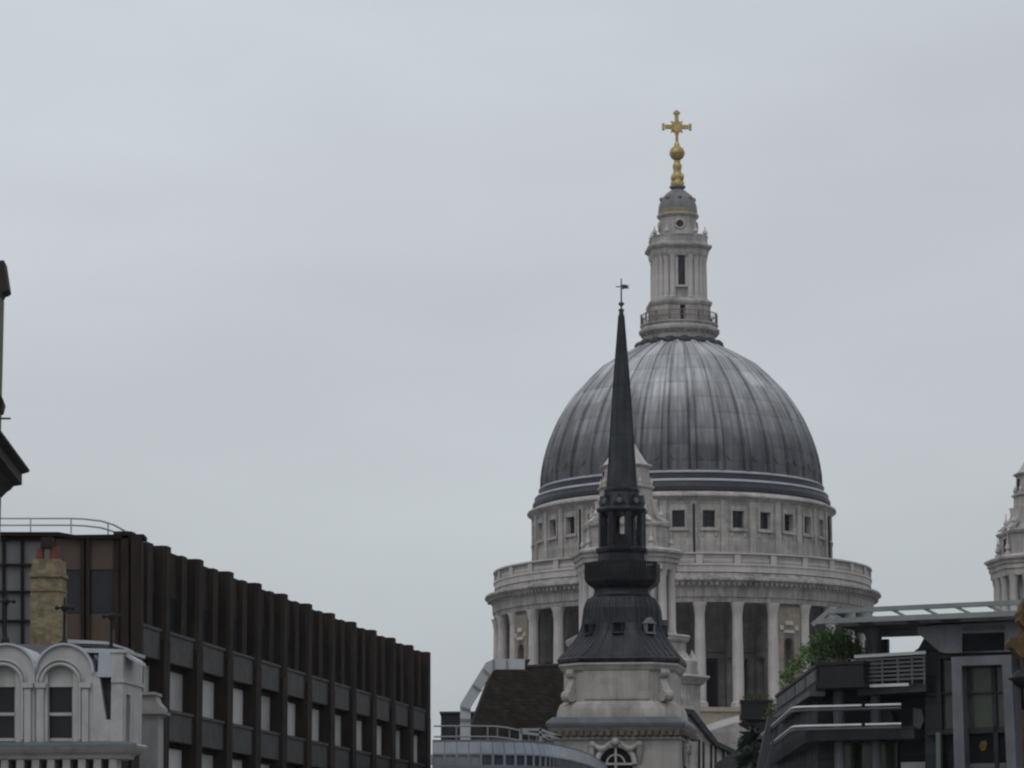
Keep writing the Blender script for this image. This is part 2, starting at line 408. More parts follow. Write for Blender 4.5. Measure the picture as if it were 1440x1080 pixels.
# spur walls tying each column back to the drum
for i in range(-9, 9):
    ph = PH0+11.25*i
    if abs(ph) > 100: continue
    d = Vector((sin(RAD(ph)), -cos(RAD(ph)), 0)); tn = Vector((cos(RAD(ph)), sin(RAD(ph)), 0)); c3 = Vector((cx, D, 0)); mb = MB()
    for (a, b, h0, h1) in ((Rd-.1, Rd+.9, zc0, zc1-.02), (Rc-1.5, Rc-.8, zc0, zc1-.02), (Rd+.9, Rc-1.5, zc0+6.2, zc1-.02)):
        mb.add([c3+d*r+tn*e+Vector((0,0,z)) for z in (h0, h1) for r, e in ((a,-.4),(b,-.4),(b,.4),(a,.4))], BOXF)
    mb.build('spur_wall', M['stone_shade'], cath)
# niche piers filling every fourth bay
for k in (-60.5, -15.5, 29.5, 74.5):
    if abs(k) > 100: continue
    mb = MB(); half = 4.15; r0, r1 = Rd-.1, Rc+.25
    zs = zc0+7.6; hw = 1.75
    def P(r, d, z): return (*pol(r, k+d), z)
    def blk(d0, d1, a, b, ra=r0, rb_=r1): mb.add([P(r, d, z) for z in (a, b) for r, d in ((ra, d0), (rb_, d0), (rb_, d1), (ra, d1))], BOXF)
    blk(-half, -hw, zc0, zs+1.3); blk(hw, half, zc0, zs+1.3); blk(-half, half, zs+1.3, zc1-.02)
    blk(-hw, hw, zc0, zc0+3.2)
    R2 = r1; n = 8                                      # arched head
    for i in range(n):
        t0, t1 = pi-pi*i/n, pi-pi*(i+1)/n
        d0, d1 = hw*cos(t0), hw*cos(t1); a0, a1 = zs+sin(t0)*1.0, zs+sin(t1)*1.0
        mb.add([P(r1-.02, d0, a0), P(r1-.02, d1, a1), P(r1-.02, d1, zs+1.3), P(r1-.02, d0, zs+1.3), P(r0, d0, a0), P(r0, d1, a1), P(r0, d1, zs+1.3), P(r0, d0, zs+1.3)], BOXF)
    blk(-half-.2, half+.2, zs-.25, zs, r0, r1+.12) if False else None
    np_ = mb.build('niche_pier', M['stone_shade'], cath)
    mb = MB(); blk(-half+.15, -hw-.1, zc0+.1, zs+1.25, r1-.1, r1+.03); blk(hw+.1, half-.15, zc0+.1, zs+1.25, r1-.1, r1+.03); blk(-half+.15, half-.15, zs+1.33, zc1-.4, r1-.1, r1+.03); blk(-hw, hw, zc0+.2, zc0+3.1, r1-.1, r1+.03); mb.build('stained_facing', M['stone_ochre'], np_)
    mb = MB(); blk(-hw-.02, hw+.02, zc0+3.1, zs+1.2, r0, r1-1.5); mb.build('niche_back', M['stone_ochre'], np_)
    mb = MB()
    for d in (-1, 1):
        blk(d*2.6-.5, d*2.6+.5, zs+1.9, zs+2.4, r1-.05, r1+.18)
    blk(-1.8, 1.8, zs+1.55, zs+1.85, r1-.05, r1+.2); blk(-1.2, 1.2, zs+2.5, zs+3.0, r1-.05, r1+.2)
    mb.build('carved_panel', M['stone_light'], np_)
# podium under the colonnade
mb = MB()
mb.lathe([(Rd-1, zc0), (Rc+1.1, zc0), (Rc+1.1, zc0-.5), (Rc+.8, zc0-.7), (Rc+.8, zc0-3), (Rc+1.2, zc0-3.2), (Rc+1.2, 0)], 96, C)
mb.build('podium', mat('warm_podium_stone', (.33,.27,.21), (.25,.215,.18), .4, .9, streak=.3, blocks=(1.3,.55)), cath)

# lantern
xl = 0
lant_loc = C
mb = MB()
mb.lathe(zr([(50,491),(53,487),(54,484),(50,482)]), 48, C)
for i in range(16):
    ph = 5+22.5*i; z = Z(488, D)
    p0 = pol(53*mpp(488,D), ph); mb.ball((p0[0], p0[1], z), 1.0, 8, 6, .7)
collar = mb.build('lead_collar', M['lead_dark'], cath, smooth=40)
mb = MB()
mb.lathe(zr([(49,484),(50.5,477),(50.5,474),(54,472.5),(56.5,470),(57,466.5),(53.5,464.5),(52.5,462),(55,460),(55,458.5),(44,458)]), 64, C)
for i in range(32):
    ph = 5+11.25*i; z0, z1 = Z(470.5,D), Z(474,D); r0, r1 = 50*mpp(472,D), 53.5*mpp(472,D)
    mb.add([(*pol(r, ph+d), z) for z in (z0, z1) for r, d in ((r0,-2.5),(r1,-2.5),(r1,2.5),(r0,2.5))], BOXF)
gal = mb.build('lantern_gallery', M['stone'], cath, smooth=30)
mb = MB()                                              # golden gallery rail
z0, z1 = Z(458.5, D), Z(444.5, D); r = 53.5*mpp(450, D)
for z in (z1, (z0+z1)/2): mb.tube([(*pol(r, a), z) for a in range(-100, 261, 6)], .06, 5, False)
for i in range(96): mb.beam((*pol(r, 3.75*i), z0), (*pol(r, 3.75*i), z1), .045)
for i in range(16): mb.beam((*pol(r, 22.5*i+5), z0), (*pol(r, 22.5*i+5), z1+.1), .24)
mb.build('gallery_rail', mat('rusty_rail', (.17,.145,.125), (.10,.09,.08), 3, .7), gal)
AXL = 4.0
ML = TR(cx, D, RAD(AXL))
def PX(n, y): return n*mpp(y, D)
mb = MB(ML)
def ch(a, y, c=.42): q = PX(a, y); return (cham(q, q*c), Z(y, D))
mb.loft([ch(41,460),ch(41,447),ch(41.5,436),ch(43,434),ch(44,431.5),ch(44,429),ch(41,427.5),ch(39,425.5),ch(35,425)])
# column stage core
mb.loft([ch(33.5,425.5,.5), ch(33.5,362,.5)])
mb.loft([ch(38,366),ch(39.5,362),ch(40,356),ch(42.5,354.5),ch(44.5,352.5),ch(44.5,350),ch(40,348.5),ch(38.5,346),ch(38.5,338),ch(39.2,337.5),ch(39.2,336),ch(27,335.5)])
mb.lathe(zr([(26,340),(26,308.5),(28.5,307),(29.5,304.5),(29,303),(26,302)]), 40, C) if False else None
lan = mb.build('lantern', M['stone'], cath)
mb = MB(); mb.lathe(zr([(26,342),(26,309),(28,307.5),(29.5,305.5),(29.5,303.8),(27,302.5)]), 40, C); drum2 = mb.build('lantern_drum', M['stone'], lan, smooth=30)
for k in range(3):
    ph = AX-5+ (k-1)*90; R = PX(26.1, 320); mb = MB(); z = Z(320, D); rr = PX(5.6, 320)
    c0 = Vector((*pol(R+.02, ph), z)); tx = Vector((cos(RAD(ph)), sin(RAD(ph)), 0))
    nn = Vector((sin(RAD(ph)), -cos(RAD(ph)), 0))
    mb.prism([c0-nn*.25+tx*(cos(t)*rr)+Vector((0,0,sin(t)*rr)) for t in [2*pi*i/16 for i in range(16)]], nn*.3)
    mb.build('round_window', M['glass_dark'], drum2)
    mb = MB(); mb.tube([c0+nn*.04+tx*(cos(2*pi*i/20)*rr*1.12)+Vector((0,0,sin(2*pi*i/20)*rr*1.12)) for i in range(21)], .13, 6, False)
    mb.build('window_surround', M['stone_light'], drum2)
zA, zB = Z(425.5, D), Z(364.5, D); hh = zB-zA
mb = MB()
mb.lathe([(.52,0),(.52,.2),(.40,.35),(.38,hh*.5),(.34,hh-.75),(.40,hh-.6),(.46,hh-.1),(.5,hh)], 12)
cl0 = None
Rl = PX(36.6, 400)
for q in range(4):
    for d in (-45, -33, -20, 20, 33):
        ph = AXL+90*q+d; rr = Rl*(1.04 if abs(d) > 25 else 1.0)
        p = (rr*sin(RAD(ph)), -rr*cos(RAD(ph)), zA)
        if p[1] > 2.2: continue
        if cl0 is None: cl0 = mb.build('lantern_column', M['stone_light'], lan, loc=p, smooth=30)
        else: place(cl0, lan, p)
for q in (-90, 0, 90):
    Mq = TR(cx, D, RAD(AXL+q)); a = PX(33.5, 400)
    mb = MB(Mq); w = PX(6.3, 385)
    mb.box((-w, -a-.06, Z(407, D)), (w, -a+.3, Z(365.5, D))); lw = mb.build('lantern_window', M['glass_dark'], lan)
    mb = MB(Mq)
    for e in (-1, 1): mb.box((e*w-.12 if e > 0 else -w-.22, -a-.2, Z(408, D)), (e*w+.22 if e > 0 else -w+.12, -a+.1, Z(364.8, D)))
    mb.box((-w-.3, -a-.25, Z(410, D)), (w+.3, -a+.1, Z(407.2, D)))
    mb.build('window_frame', M['stone_light'], lw)
    mb = MB(Mq); a2 = PX(41, 450); w2 = PX(3.6, 445)
    pts = [(-w2, -a2-.05, Z(459, D)), (w2, -a2-.05, Z(459, D))] + [(w2*cos(t), -a2-.05, Z(434, D)+w2*sin(t)-.1) for t in [pi*i/8 for i in range(9)]]
    mb.prism(pts, Vector((0, .3, 0))); 
    mb.v = mb.v
    mb.build('gallery_door', M['void'], lan)
mb = MB(ML)                                            # urns at the corners of the lantern
for ex in (-1, 1):
    for ey in (-1, 1):
        for (qx, qy) in ((.96, .55), (.55, .96)):
            px_, py_ = ex*PX(37, 340)*qx, ey*PX(37, 340)*qy; z = Z(337, D)
            mb = MB(ML); mb.lathe([(.36,z-.2),(.36,z),(.16,z+.12),(.34,z+.45),(.26,z+.75),(.1,z+.9),(.06,z+1.3),(.001,z+1.35)], 8, (px_, py_))
            mb.build('urn', M['stone_light'], lan, smooth=40)
mb = MB(); mb.lathe(zr([(27.3,303),(27.6,300),(27.4,297)]), 40, C); mb.build('gilt_band', mat('dulled_gilding', (.30,.24,.12), (.18,.15,.09), 1.6, .6, metal=.3), lan, smooth=40)
mb = MB()
mb.lathe(zr([(27,297.2),(26.6,293),(25.4,288),(23.5,283),(20.5,278),(16.5,273.5),(12,270),(8.5,267.5),(7.5,266),(10.8,264.5),(11.2,262.5),(8,261)]), 64, C, fn=lambda a, k: .05*cos(RAD(a*16)))
for i in range(-3, 4):
    ph = AXL+i*45; p = pol(PX(22.5, 282), ph); mb.ball((p[0], p[1], Z(281, D)), .32, 8, 6)
mb.build('lantern_cap', mat('weathered_lead', (.17,.165,.165), (.12,.118,.12), .8, .6, streak=.3), lan, smooth=50)
mb = MB()
mb.lathe(zr([(9,262),(9.8,259),(9,256),(8,254),(9.2,251),(9,248),(6.5,245),(5.4,241),(5.8,238),(6.6,235),(6.2,231.5),(4.4,229.5),(4.6,227),(4,225.5)]), 20, C)
for i in range(4):
    p = pol(PX(8.2, 252), AXL+45+90*i); mb.ball((p[0], p[1], Z(250, D)), .28, 8, 6, 1.8)
mb.build('gilt_pedestal', M['gold'], lan, smooth=50)
mb = MB(); mb.lathe([(PX(10.3,215)*max(.02,sin(pi*k/14)), Z(215.5,D)-PX(10.6,215)*cos(pi*k/14)) for k in range(15)], 24, C, fn=lambda a, k: .04*cos(RAD(a*12)))
mb.lathe(zr([(10.6,217),(11,215.5),(10.6,214)]), 24, C)
mb.build('golden_ball', M['gold'], lan, smooth=50)
mb = MB(TR(cx, D, RAD(AXL)))
z0, zm, z1 = Z(206, D), Z(178.5, D), Z(156.5, D)
mb.lathe([(.42,z0-.1),(.36,z0+.3),(.2,z0+.6),(.2,zm-1.0),(.34,zm-.6)], 8)
mb.box((-.24,-.24,zm-1.0), (.24,.24,z1-.3)); mb.box((-.42,-.3,z1-.38), (.42,.3,z1-.1)); mb.box((-.2,-.2,z1-.1),(.2,.2,z1+.1))
ar = PX(19, 178)
mb.box((-ar+.25,-.23,zm-.25), (ar-.25,.23,zm+.25))
for e in (-1, 1): mb.box((e*ar-.15,-.3,zm-.42), (e*ar+.15,.3,zm+.42))
mb.prism([(.78*cos(t),-.34,zm+.78*sin(t)) for t in [2*pi*i/16 for i in range(16)]], Vector((0,.68,0)))
for a in (45,135,225,315): mb.beam((0,0,zm), (1.05*cos(RAD(a)),0,zm+1.05*sin(RAD(a))), .2)
mb.build('golden_cross', M['gold'], lan)

# west towers
def zt_(y): return Z(y, 307, 882)
def tp(n, y): return n*mpp(y, 307, 882)
def west_tower(loc, first=None):
    T = TR(loc[0], loc[1], RAD(AX))
    def lo(mb, pts, c=.40, n=1): mb.loft([(cham(tp(a, y), tp(a, y)*c), zt_(y)) for a, y in pts])
    mb = MB(T)
    lo(mb, [(92,1260),(92,968),(96,966),(97,964),(100,961),(104,957),(103,954.5),(96,953.5),(88,952),(88,934),(80,930),(74,920),(74,908),(78,905),(80,899),(78,897),(57,896)], .33)
    lo(mb, [(57,897),(57,803)], .5)                     # belfry core
    lo(mb, [(66,806),(66,797),(68,796),(68,790),(70,789),(70,785),(73.5,782.5),(74,779.5),(69,777),(58,774.5),(54,773),(54,746),(57,744),(58,740.5),(54,739),(47,738)], .42)
    lo(mb, [(46,738.5),(44,736),(42,733.5),(40,730),(38,718),(35.5,700),(35,690),(38,688),(38,685.5),(33,684)], .586)
    lo(mb, [(32,684.5),(31,660.5),(34,658.5),(35.5,656.5),(34,655)], .586)
    body = mb.build('bell_tower', M['stone'], cath)
    mb = MB(); 
    prof = [(tp(a, y), zt_(y)) for a, y in [(34,655.5),(29,650),(23,641),(17.5,632),(13,624),(10.5,619),(12,616),(9.5,614),(8,604),(6,596),(7,588),(8,578),(7,568),(4,560),(.3,556)]]
    mb.lathe(prof, 24, loc); mb.build('ogee_cap', M['stone_light'], body, smooth=40)
    h = zt_(804)-zt_(897); mb = MB()
    mb.lathe([(.58,0),(.58,.2),(.46,.4),(.44,h*.5),(.39,h-.85),(.46,h-.7),(.52,h-.12),(.58,h)], 14)
    c0 = None
    for q in range(4):
        for d in (36, 54, 13, -13):
            ph = AX+90*q+d; rr = tp(68.5, 850) if d > 30 else tp(61.5, 850)
            p = (loc[0]+rr*sin(RAD(ph)), loc[1]-rr*cos(RAD(ph)))
            if p[1] > loc[1]+2.5: continue
            pl = (p[0]-cx, p[1]-D, zt_(897))
            if c0 is None: c0 = mb.build('tower_column', M['stone_light'], body, loc=pl, smooth=30)
            else: place(c0, body, pl)
    for q in (-90, 0, 90):
        Mq = TR(loc[0], loc[1], RAD(AX+q)); a = tp(57, 850); w = tp(12, 850)
        mb = MB(Mq); pts = [(-w,-a-.05,zt_(893)),(w,-a-.05,zt_(893))]+[(w*cos(t),-a-.05,zt_(828)+w*sin(t)) for t in [pi*i/10 for i in range(11)]]
        mb.prism(pts, Vector((0,.3,0))); mb.build('belfry_opening', M['void'], body)
        mb = MB(Mq); a = tp(54, 760); w = tp(7, 760)
        mb.box((-w,-a-.04,zt_(770)), (w,-a+.3,zt_(750))); mb.build('attic_opening', M['void'], body)
        mb = MB(Mq); a = tp(31.5, 670); w = tp(4.5, 670)
        mb.box((-w,-a-.06,zt_(680)), (w,-a+.4,zt_(664))); mb.build('upper_opening', M['void'], body)
    mb = MB(T)                                          # scrolls, urns, finials
    for q in range(8):
        a = RAD(22.5+45*q)
        mb = MB(T); r = tp(63, 770); z = zt_(775)
        mb.lathe([(.32,z-.2),(.32,z+.25),(.12,z+.35),(.29,z+.62),(.2,z+.92),(.1,z+1.1),(.15,z+1.3),(.05,z+1.55),(.035,z+2.1),(.005,z+2.2)], 10, (r*sin(a), -r*cos(a)))
        mb.build('urn', M['stone_light'], body, smooth=40); mb = MB(T); r = tp(50, 740); z = zt_(740)
        mb.lathe([(.3,z-.1),(.3,z+.25),(.12,z+.35),(.15,z+.8),(.3,z+1.0),(.16,z+1.25),(.06,z+1.45),(.05,z+1.95),(.01,z+2.05)], 10, (r*sin(a), -r*cos(a)))
        mb.build('finial', M['stone_light'], body, smooth=40); mb = MB(T); r = tp(36, 690); z = zt_(686)
        mb.lathe([(.22,z-.1),(.12,z+.2),(.22,z+.45),(.1,z+.7),(.01,z+1.0)], 8, (r*sin(a), -r*cos(a)))
        mb.build('finial', M['stone_light'], body, smooth=40); mb = MB(T); d = Vector((sin(a), -cos(a), 0)); tn = Vector((cos(a), sin(a), 0)); pts = []
        for k in range(9):
            t = k/8; pts.append(d*(tp(56, 740)*(1-t)+tp(38.5, 700)*t - 1.0*sin(pi*t)*.6) + Vector((0,0,zt_(737)*(1-t)+zt_(704)*t)))
        vs = []
        for p_ in pts: vs += [p_-tn*.25-d*.05, p_+tn*.25-d*.05, p_+tn*.25+d*.45, p_-tn*.25+d*.45]
        mb.add(vs, [[4*k+j, 4*k+(j+1)%4, 4*k+4+(j+1)%4, 4*k+4+j] for k in range(8) for j in range(4)]+[[0,1,2,3],[32,33,34,35]]); mb.build('scroll', M['stone_light'], body)
        r = tp(88, 940); z = zt_(953)
        mb = MB(T)
        if q % 2: mb.lathe([(.7,z-.1),(.7,z+.5),(.3,z+.7),(.6,z+1.3),(.3,z+2.0),(.1,z+2.4),(.01,z+2.6)], 10, (r*sin(a)*1.05, -r*cos(a)*1.05)); mb.build('urn', M['stone_light'], body, smooth=40)
    return body
p = at(881, 780, 307); west_tower((p.x, p.y))
p = at(1466, 799, 313.5); west_tower((p.x, p.y))
# nave and west front between the towers
mb = MB(TR(cx, D, RAD(AX)))
hN = 17.0
mb.box((-17, -88, 0), (17, -20, hN)); mb.box((-18, -88.5, hN-1.2), (18, -19.5, hN-.3))
mb.add([(-17,-88,hN),(17,-88,hN),(0,-88,hN+5.5),(-17,-20,hN),(17,-20,hN),(0,-20,hN+5.5)], [[0,1,2],[3,5,4],[0,2,5,3],[1,4,5,2]])
mb.box((-60, -16, 0), (60, 16, hN))
nave = mb.build('nave', M['stone'], cath)
for i in range(12): mb = MB(TR(cx, D, RAD(AX))); mb.box((-17.06, -84+5.5*i, hN-6), (-16.5, -82.2+5.5*i, hN-2.5)); mb.build('nave_window', M['void'], nave)

# ------------------------------------------------------------------ church with the black steeple
Y2 = 180.0; ROT = RAD(-8.5)
cys = Y2+3.2; cc = at(874.3, 980, cys); cxs = cc.x
def z2(y): return Z(y, cys, 873)
def s2(n, y=900): return n*mpp(y, cys, 873)*.99
ch_ = thing('church', 'pale stone church tower with a slender black lead spire and brown tiled nave roof', 'church', (cxs, cys, 0))
ch_.rotation_euler = (0, .0048, 0)                      # the old steeple leans a little
T = TR(cxs, cys, ROT)
M['church_stone'] = mat('church_stone', (.37,.345,.32), (.30,.28,.26), .6, .9, streak=.4, blocks=(.9,.38), block_amt=.08, dirt=(.11,.10,.095), dirt_amt=.5, dirt_scale=.7)
def lo2(mb, pts, c):
    out = []
    for e in pts:
        a, y = e[0], e[1]; cc_ = e[2] if len(e) > 2 else c
        q = s2(a, y); out.append((cham(q, q*cc_), z2(y)))
    mb.loft(out)
mb = MB(T)                                             # tower shaft + drum
lo2(mb, [(88,1262),(88,1045),(91,1044),(91,1041),(88,1040)], .02)
lo2(mb, [(88,1040.5),(90,1036),(94,1031),(96,1028)], .03)
lo2(mb, [(88,1014),(87.5,1008),(86,1001),(83,994),(80,992),(78,990),(78,950),(81,947),(83,943),(85,940),(84,936)], .38)
tower = mb.build('tower', M['church_stone'], ch_)
mb = MB(T); lo2(mb, [(96.5,1028),(97.5,1024),(97.5,1021),(95,1018),(89,1013)], .03); mb.build('lead_cornice', mat('weathered_lead_cornice', (.10,.115,.125), (.07,.075,.08), 1, .6), tower)
mb = MB(T)                                             # dentils
for i in range(-9, 10):
    for q in range(4):
        t = i*s2(88)/9*.98; a = s2(90); R4 = Matrix.Rotation(pi/2*q, 4, 'Z')
        vs = [R4 @ Vector((t+dx, -a+dy, z)) for z in (z2(1039), z2(1032)) for dx, dy in ((-.12,-.32),(.12,-.32),(.12,.3),(-.12,.3))]
        mb.add(vs, BOXF)
mb.build('dentils', mat('dark_dentil_stone', (.13,.105,.08), (.07,.06,.05), 2, .9), tower)  # dentils coloured darker than the tower stone
mb = MB(T)                                             # raised panels and scroll consoles on the drum
w = s2(48); a = s2(78)
mb.box((-w+.1, -a-.06, z2(988)), (w-.1, -a+.1, z2(946)))
mb.build('drum_panel', M['church_stone'], tower)
for q in range(4):
    for e in (-1, 1):
        d = Matrix.Rotation(pi/2*q + e*.0, 4, 'Z')
    mb = MB(T); R4 = Matrix.Rotation(pi/2*q+pi/4, 4, 'Z'); rad = s2(78)*1.13
    pts = []
    for k in range(15):
        t = k/14
        rr = rad - .12 + .62*(t**1.6); zz = z2(948)*(1-t)+z2(984)*t
        if t > .8: rr -= .0
        pts.append(R4 @ Vector((0, -rr, zz)))
    for k in range(14): mb.beam(pts[k], pts[k+1], .5, .3, R4 @ Vector((0,-1,0)))
    c = R4 @ Vector((0, -rad-.34, z2(983)))
    tx = R4 @ Vector((1,0,0))
    mb.prism([c - tx*.32 + R4 @ Vector((0, .34*cos(t), 0)) + Vector((0,0,.34*sin(t))) for t in [2*pi*i/12 for i in range(12)]], tx*.64)
    c = R4 @ Vector((0, -rad-.05, z2(951)))
    mb.prism([c - tx*.3 + R4 @ Vector((0, .3*cos(t), 0)) + Vector((0,0,.3*sin(t))) for t in [2*pi*i/12 for i in range(12)]], tx*.6)
    mb.build('scroll_console', M['church_stone'], tower)
# arched bell opening with carved surround on the front and street side
for q in (0, 1):
    Mq = T @ Matrix.Rotation(pi/2*q, 4, 'Z'); a = s2(88)
    w = s2(23); zc_ = z2(1078)
    mb = MB(Mq)
    pts = [(-w,-a-.04,zc_-3.4),(w,-a-.04,zc_-3.4)]+[(w*cos(t),-a-.04,zc_+w*sin(t)) for t in [pi*i/12 for i in range(13)]]
    mb.prism(pts, Vector((0,.3,0))); op = mb.build('arched_window', M['void'], tower)
    mb = MB(Mq)
    mb.tube([(1.14*w*cos(t),-a-.06,zc_+1.14*w*sin(t)) for t in [pi*i/14 for i in range(15)]], .16, 8)
    mb.box((-.06,-a-.1,zc_-3), (.06,-a-.02,zc_+w)); mb.box((-w,-a-.1,zc_-.06), (w,-a-.02,zc_+.06))
    mb.tube([(.55*w*cos(t),-a-.08,zc_+.55*w*sin(t)) for t in [pi*i/14 for i in range(15)]], .05, 6)
    mb.build('window_tracery', M['stone_light'], op)
    mb = MB(Mq)                                        # swags over the arch
    zs = z2(1047)
    for e in (-1, 1):
        mb = MB(Mq); mb.tube([(e*(.25+1.0*t), -a-.14, zs-.35*sin(pi*t)-.15*t) for t in [i/8 for i in range(9)]], [.1+.09*sin(pi*i/8) for i in range(9)], 8)
        mb.ball((e*1.35,-a-.1,zs-.2), .24, 10, 6); mb.tube([(e*1.38,-a-.1,zs-.2-.25*k) for k in range(5)], [.2,.2,.16,.12,.05], 8); mb.build('carved_swag', M['church_stone'], op, smooth=40)
    mb = MB(Mq); mb.ball((0,-a-.12,zs-.02), .3, 10, 6); mb.ball((0,-a-.16,zs+.28), .17, 8, 6)
    mb.build('carved_keystone', M['church_stone'], op, smooth=40)
# lead bell roof
def loreg(mb, pts): lo2(mb, pts, .586)
mb = MB(T)
lo2(mb, [(84,938),(86,935),(87,931.5,.40),(86,929.5,.40),(84,928,.42)], .38)
lo2(mb, [(84,928.5,.42),(77,920,.46),(70,911,.5),(63.5,901,.54),(58.5,891,.586),(55,880,.586),(53.5,868,.586),(52.5,858,.586),(50,850,.586),(46,843,.586),(40,838.5,.586),(38.5,834,.586),(38.5,829,.586)], .586)
bell = mb.build('bell_roof', M['lead_black'], ch_)
mb = MB(T)                                             # lead rolls running down the bell
prof2 = [(84,928,.42),(77,920,.46),(70,911,.5),(63.5,901,.54),(58.5,891,.586),(55,880,.586),(53.5,868,.586),(52.5,858,.586),(50,850,.586),(46,843,.586)]
for e in range(8):
    for f_ in (0, .2, .4, .6, .8):
        pts = []
        for a, y, c in prof2:
            q = s2(a, y); pl = cham(q, q*c); p0, p1 = Vector(pl[e]), Vector(pl[(e+1)%8]); pm = p0.lerp(p1, f_); pts.append((pm.x, pm.y, z2(y)))
        mb.tube(pts, .045, 5)
mb.build('lead_rolls', mat('worn_lead_roll', (.026,.027,.036), (.016,.0165,.022), 1, .5, spec=.3), bell)
for q in (-1, 0, 1, 2):                                # lucarnes
    R4 = T @ Matrix.Rotation(RAD(45*q-22.5+22.5), 4, 'Z'); a = s2(56.5)
    mb = MB(R4); w = .24; zz0, zz1 = z2(893), z2(880)
    mb.box((-w-.1,-a-.38,zz0-.1), (w+.1,-a+.3,zz0)); mb.box((-w-.08,-a-.3,zz0), (-w,-a+.4,zz1)); mb.box((w,-a-.3,zz0), (w+.08,-a+.4,zz1))
    mb.add([(-w-.16,-a-.36,zz1-.05),(w+.16,-a-.36,zz1-.05),(0,-a-.36,zz1+.32),(-w-.16,-a+.5,zz1-.05),(w+.16,-a+.5,zz1-.05),(0,-a+.5,zz1+.32)], [[0,1,2],[3,5,4],[0,2,5,3],[1,4,5,2]])
    lu = mb.build('lucarne', mat('pale_lucarne_lead', (.16,.165,.18), (.11,.115,.125), 2, .5) if q == 1 else M['lead_dark'], bell)
    mb = MB(R4); mb.box((-w,-a-.22,zz0), (w,-a+.1,zz1-.02)); mb.build('opening', M['void'], lu)
# balcony
mb = MB(T)
lo2(mb, [(38.5,830),(40,828.5),(46,824),(49.5,820),(50,818),(48,817)], .586)
lo2(mb, [(37,817.5),(34,800),(33,796),(33,780),(35,778),(36,775),(36,772.5),(33,771),(31.5,770)], .586)
balc = mb.build('balcony', M['lead_black'], ch_)
mb = MB(T)
q0 = s2(49.5, 806); pl = cham(q0, q0*.586)
for e in range(8):
    p0, p1 = Vector((*pl[e], 0)), Vector((*pl[(e+1)%8], 0))
    for z in (z2(794), z2(817)): mb.beam(p0+Vector((0,0,z)), p1+Vector((0,0,z)), .12, .12)
    for k in range(9):
        q = p0.lerp(p1, k/9); mb.beam(q+Vector((0,0,z2(817))), q+Vector((0,0,z2(794)+(.06 if k == 0 else 0))), .16 if k == 0 else .10)
mb.build('balcony_rail', M['iron'], balc)
# open arcaded lantern
mb = MB(T)
q0 = s2(28.5, 745); pl = cham(q0, q0*.586)
for e in range(8):
    p = Vector((*pl[e], 0)); a = math.atan2(p.y, p.x)
    R4 = Matrix.Translation(p) @ Matrix.Rotation(a, 4, 'Z')
    vs = [R4 @ Vector((dx, dy, z)) for z in (z2(771), z2(722)) for dx, dy in ((-.22,-.17),(.12,-.17),(.12,.17),(-.22,.17))]
    mb.add(vs, BOXF)
    p1 = Vector((*pl[(e+1)%8], 0)); m = 8; zz = z2(731)
    for k in range(m):                                  # arch spandrels
        t0, t1 = k/m, (k+1)/m
        A, B = p.lerp(p1, t0), p.lerp(p1, t1)
        h0, h1 = zz+.38*sin(pi*t0), zz+.38*sin(pi*t1); top = z2(721)
        inn = -(p+p1).normalized()*.22
        mb.add([A+Vector((0,0,h0)), B+Vector((0,0,h1)), B+Vector((0,0,top)), A+Vector((0,0,top)), A+inn+Vector((0,0,h0)), B+inn+Vector((0,0,h1)), B+inn+Vector((0,0,top)), A+inn+Vector((0,0,top))], BOXF)
    mb.beam(p+Vector((0,0,z2(764))), p1+Vector((0,0,z2(764))), .06); 
mb.lathe([(.5,z2(771)),(.5,z2(752))], 8)
mb.build('open_lantern', M['lead_black'], ch_)
mb = MB(T)
lo2(mb, [(30,722.5),(34,721),(35,718),(34,716),(31,714.5)], .586)
lo2(mb, [(31,715),(29,708),(26,700),(24,694),(24.5,692),(24.5,689),(22,687.5)], .586)
for e in range(8):                                     # gablets round the foot of the spire
    R4 = Matrix.Rotation(pi/4*e, 4, 'Z'); a = s2(28, 705)
    vs = [R4 @ Vector(v) for v in ((-.4,-a-.14,z2(712)),(.4,-a-.14,z2(712)),(0,-a-.14,z2(697)),(-.4,-a+.5,z2(712)),(.4,-a+.5,z2(712)),(0,-a+.5,z2(697)))]
    mb.add(vs, [[0,1,2],[3,5,4],[0,2,5,3],[1,4,5,2]])
mb.build('spire_base', M['lead_black'], ch_)
spb = bpy.data.objects['spire_base']
disc_m = mat('pale_grey_discs', (.13,.13,.14), (.09,.09,.10), 2, .5)
for e in range(8):
    mb = MB(T); R4 = Matrix.Rotation(pi/4*e, 4, 'Z'); a = s2(28, 705); c = R4 @ Vector((0,-a-.15,z2(706.5)))
    d = R4 @ Vector((0,-1,0)); tx = R4 @ Vector((1,0,0))
    mb.prism([c + tx*(.16*cos(t)) + Vector((0,0,.16*sin(t))) for t in [2*pi*i/10 for i in range(10)]], d*.06); mb.build('gablet_disc', disc_m, spb)
spire_m = mat('spire_lead', (.012,.015,.019), (.022,.025,.029), 1.1, .5, spec=.3, streak=.8, blocks=(.42,1.5), block_amt=.38, rowline=.5, dirt=(.05,.056,.058), dirt_amt=.6, dirt_scale=1.2)
mb = MB(T); loreg(mb, [(20.5,689),(18.5,660),(15.6,610),(12.4,560),(9.2,515),(6.2,478),(3.6,444),(2.8,437)])
sp_ = mb.build('spire', spire_m, ch_)
mb = MB(T); prof3 = [(20.7,689),(18.7,660),(15.8,610),(12.6,560),(9.3,515),(6.3,478),(3.7,444)]
for e in range(8): mb.tube([(*cham(s2(a,y), s2(a,y)*.586)[e], z2(y)) for a, y in prof3], .035, 5)
mb.build('lead_rolls', spire_m, sp_)
mb = MB(T); zz = z2
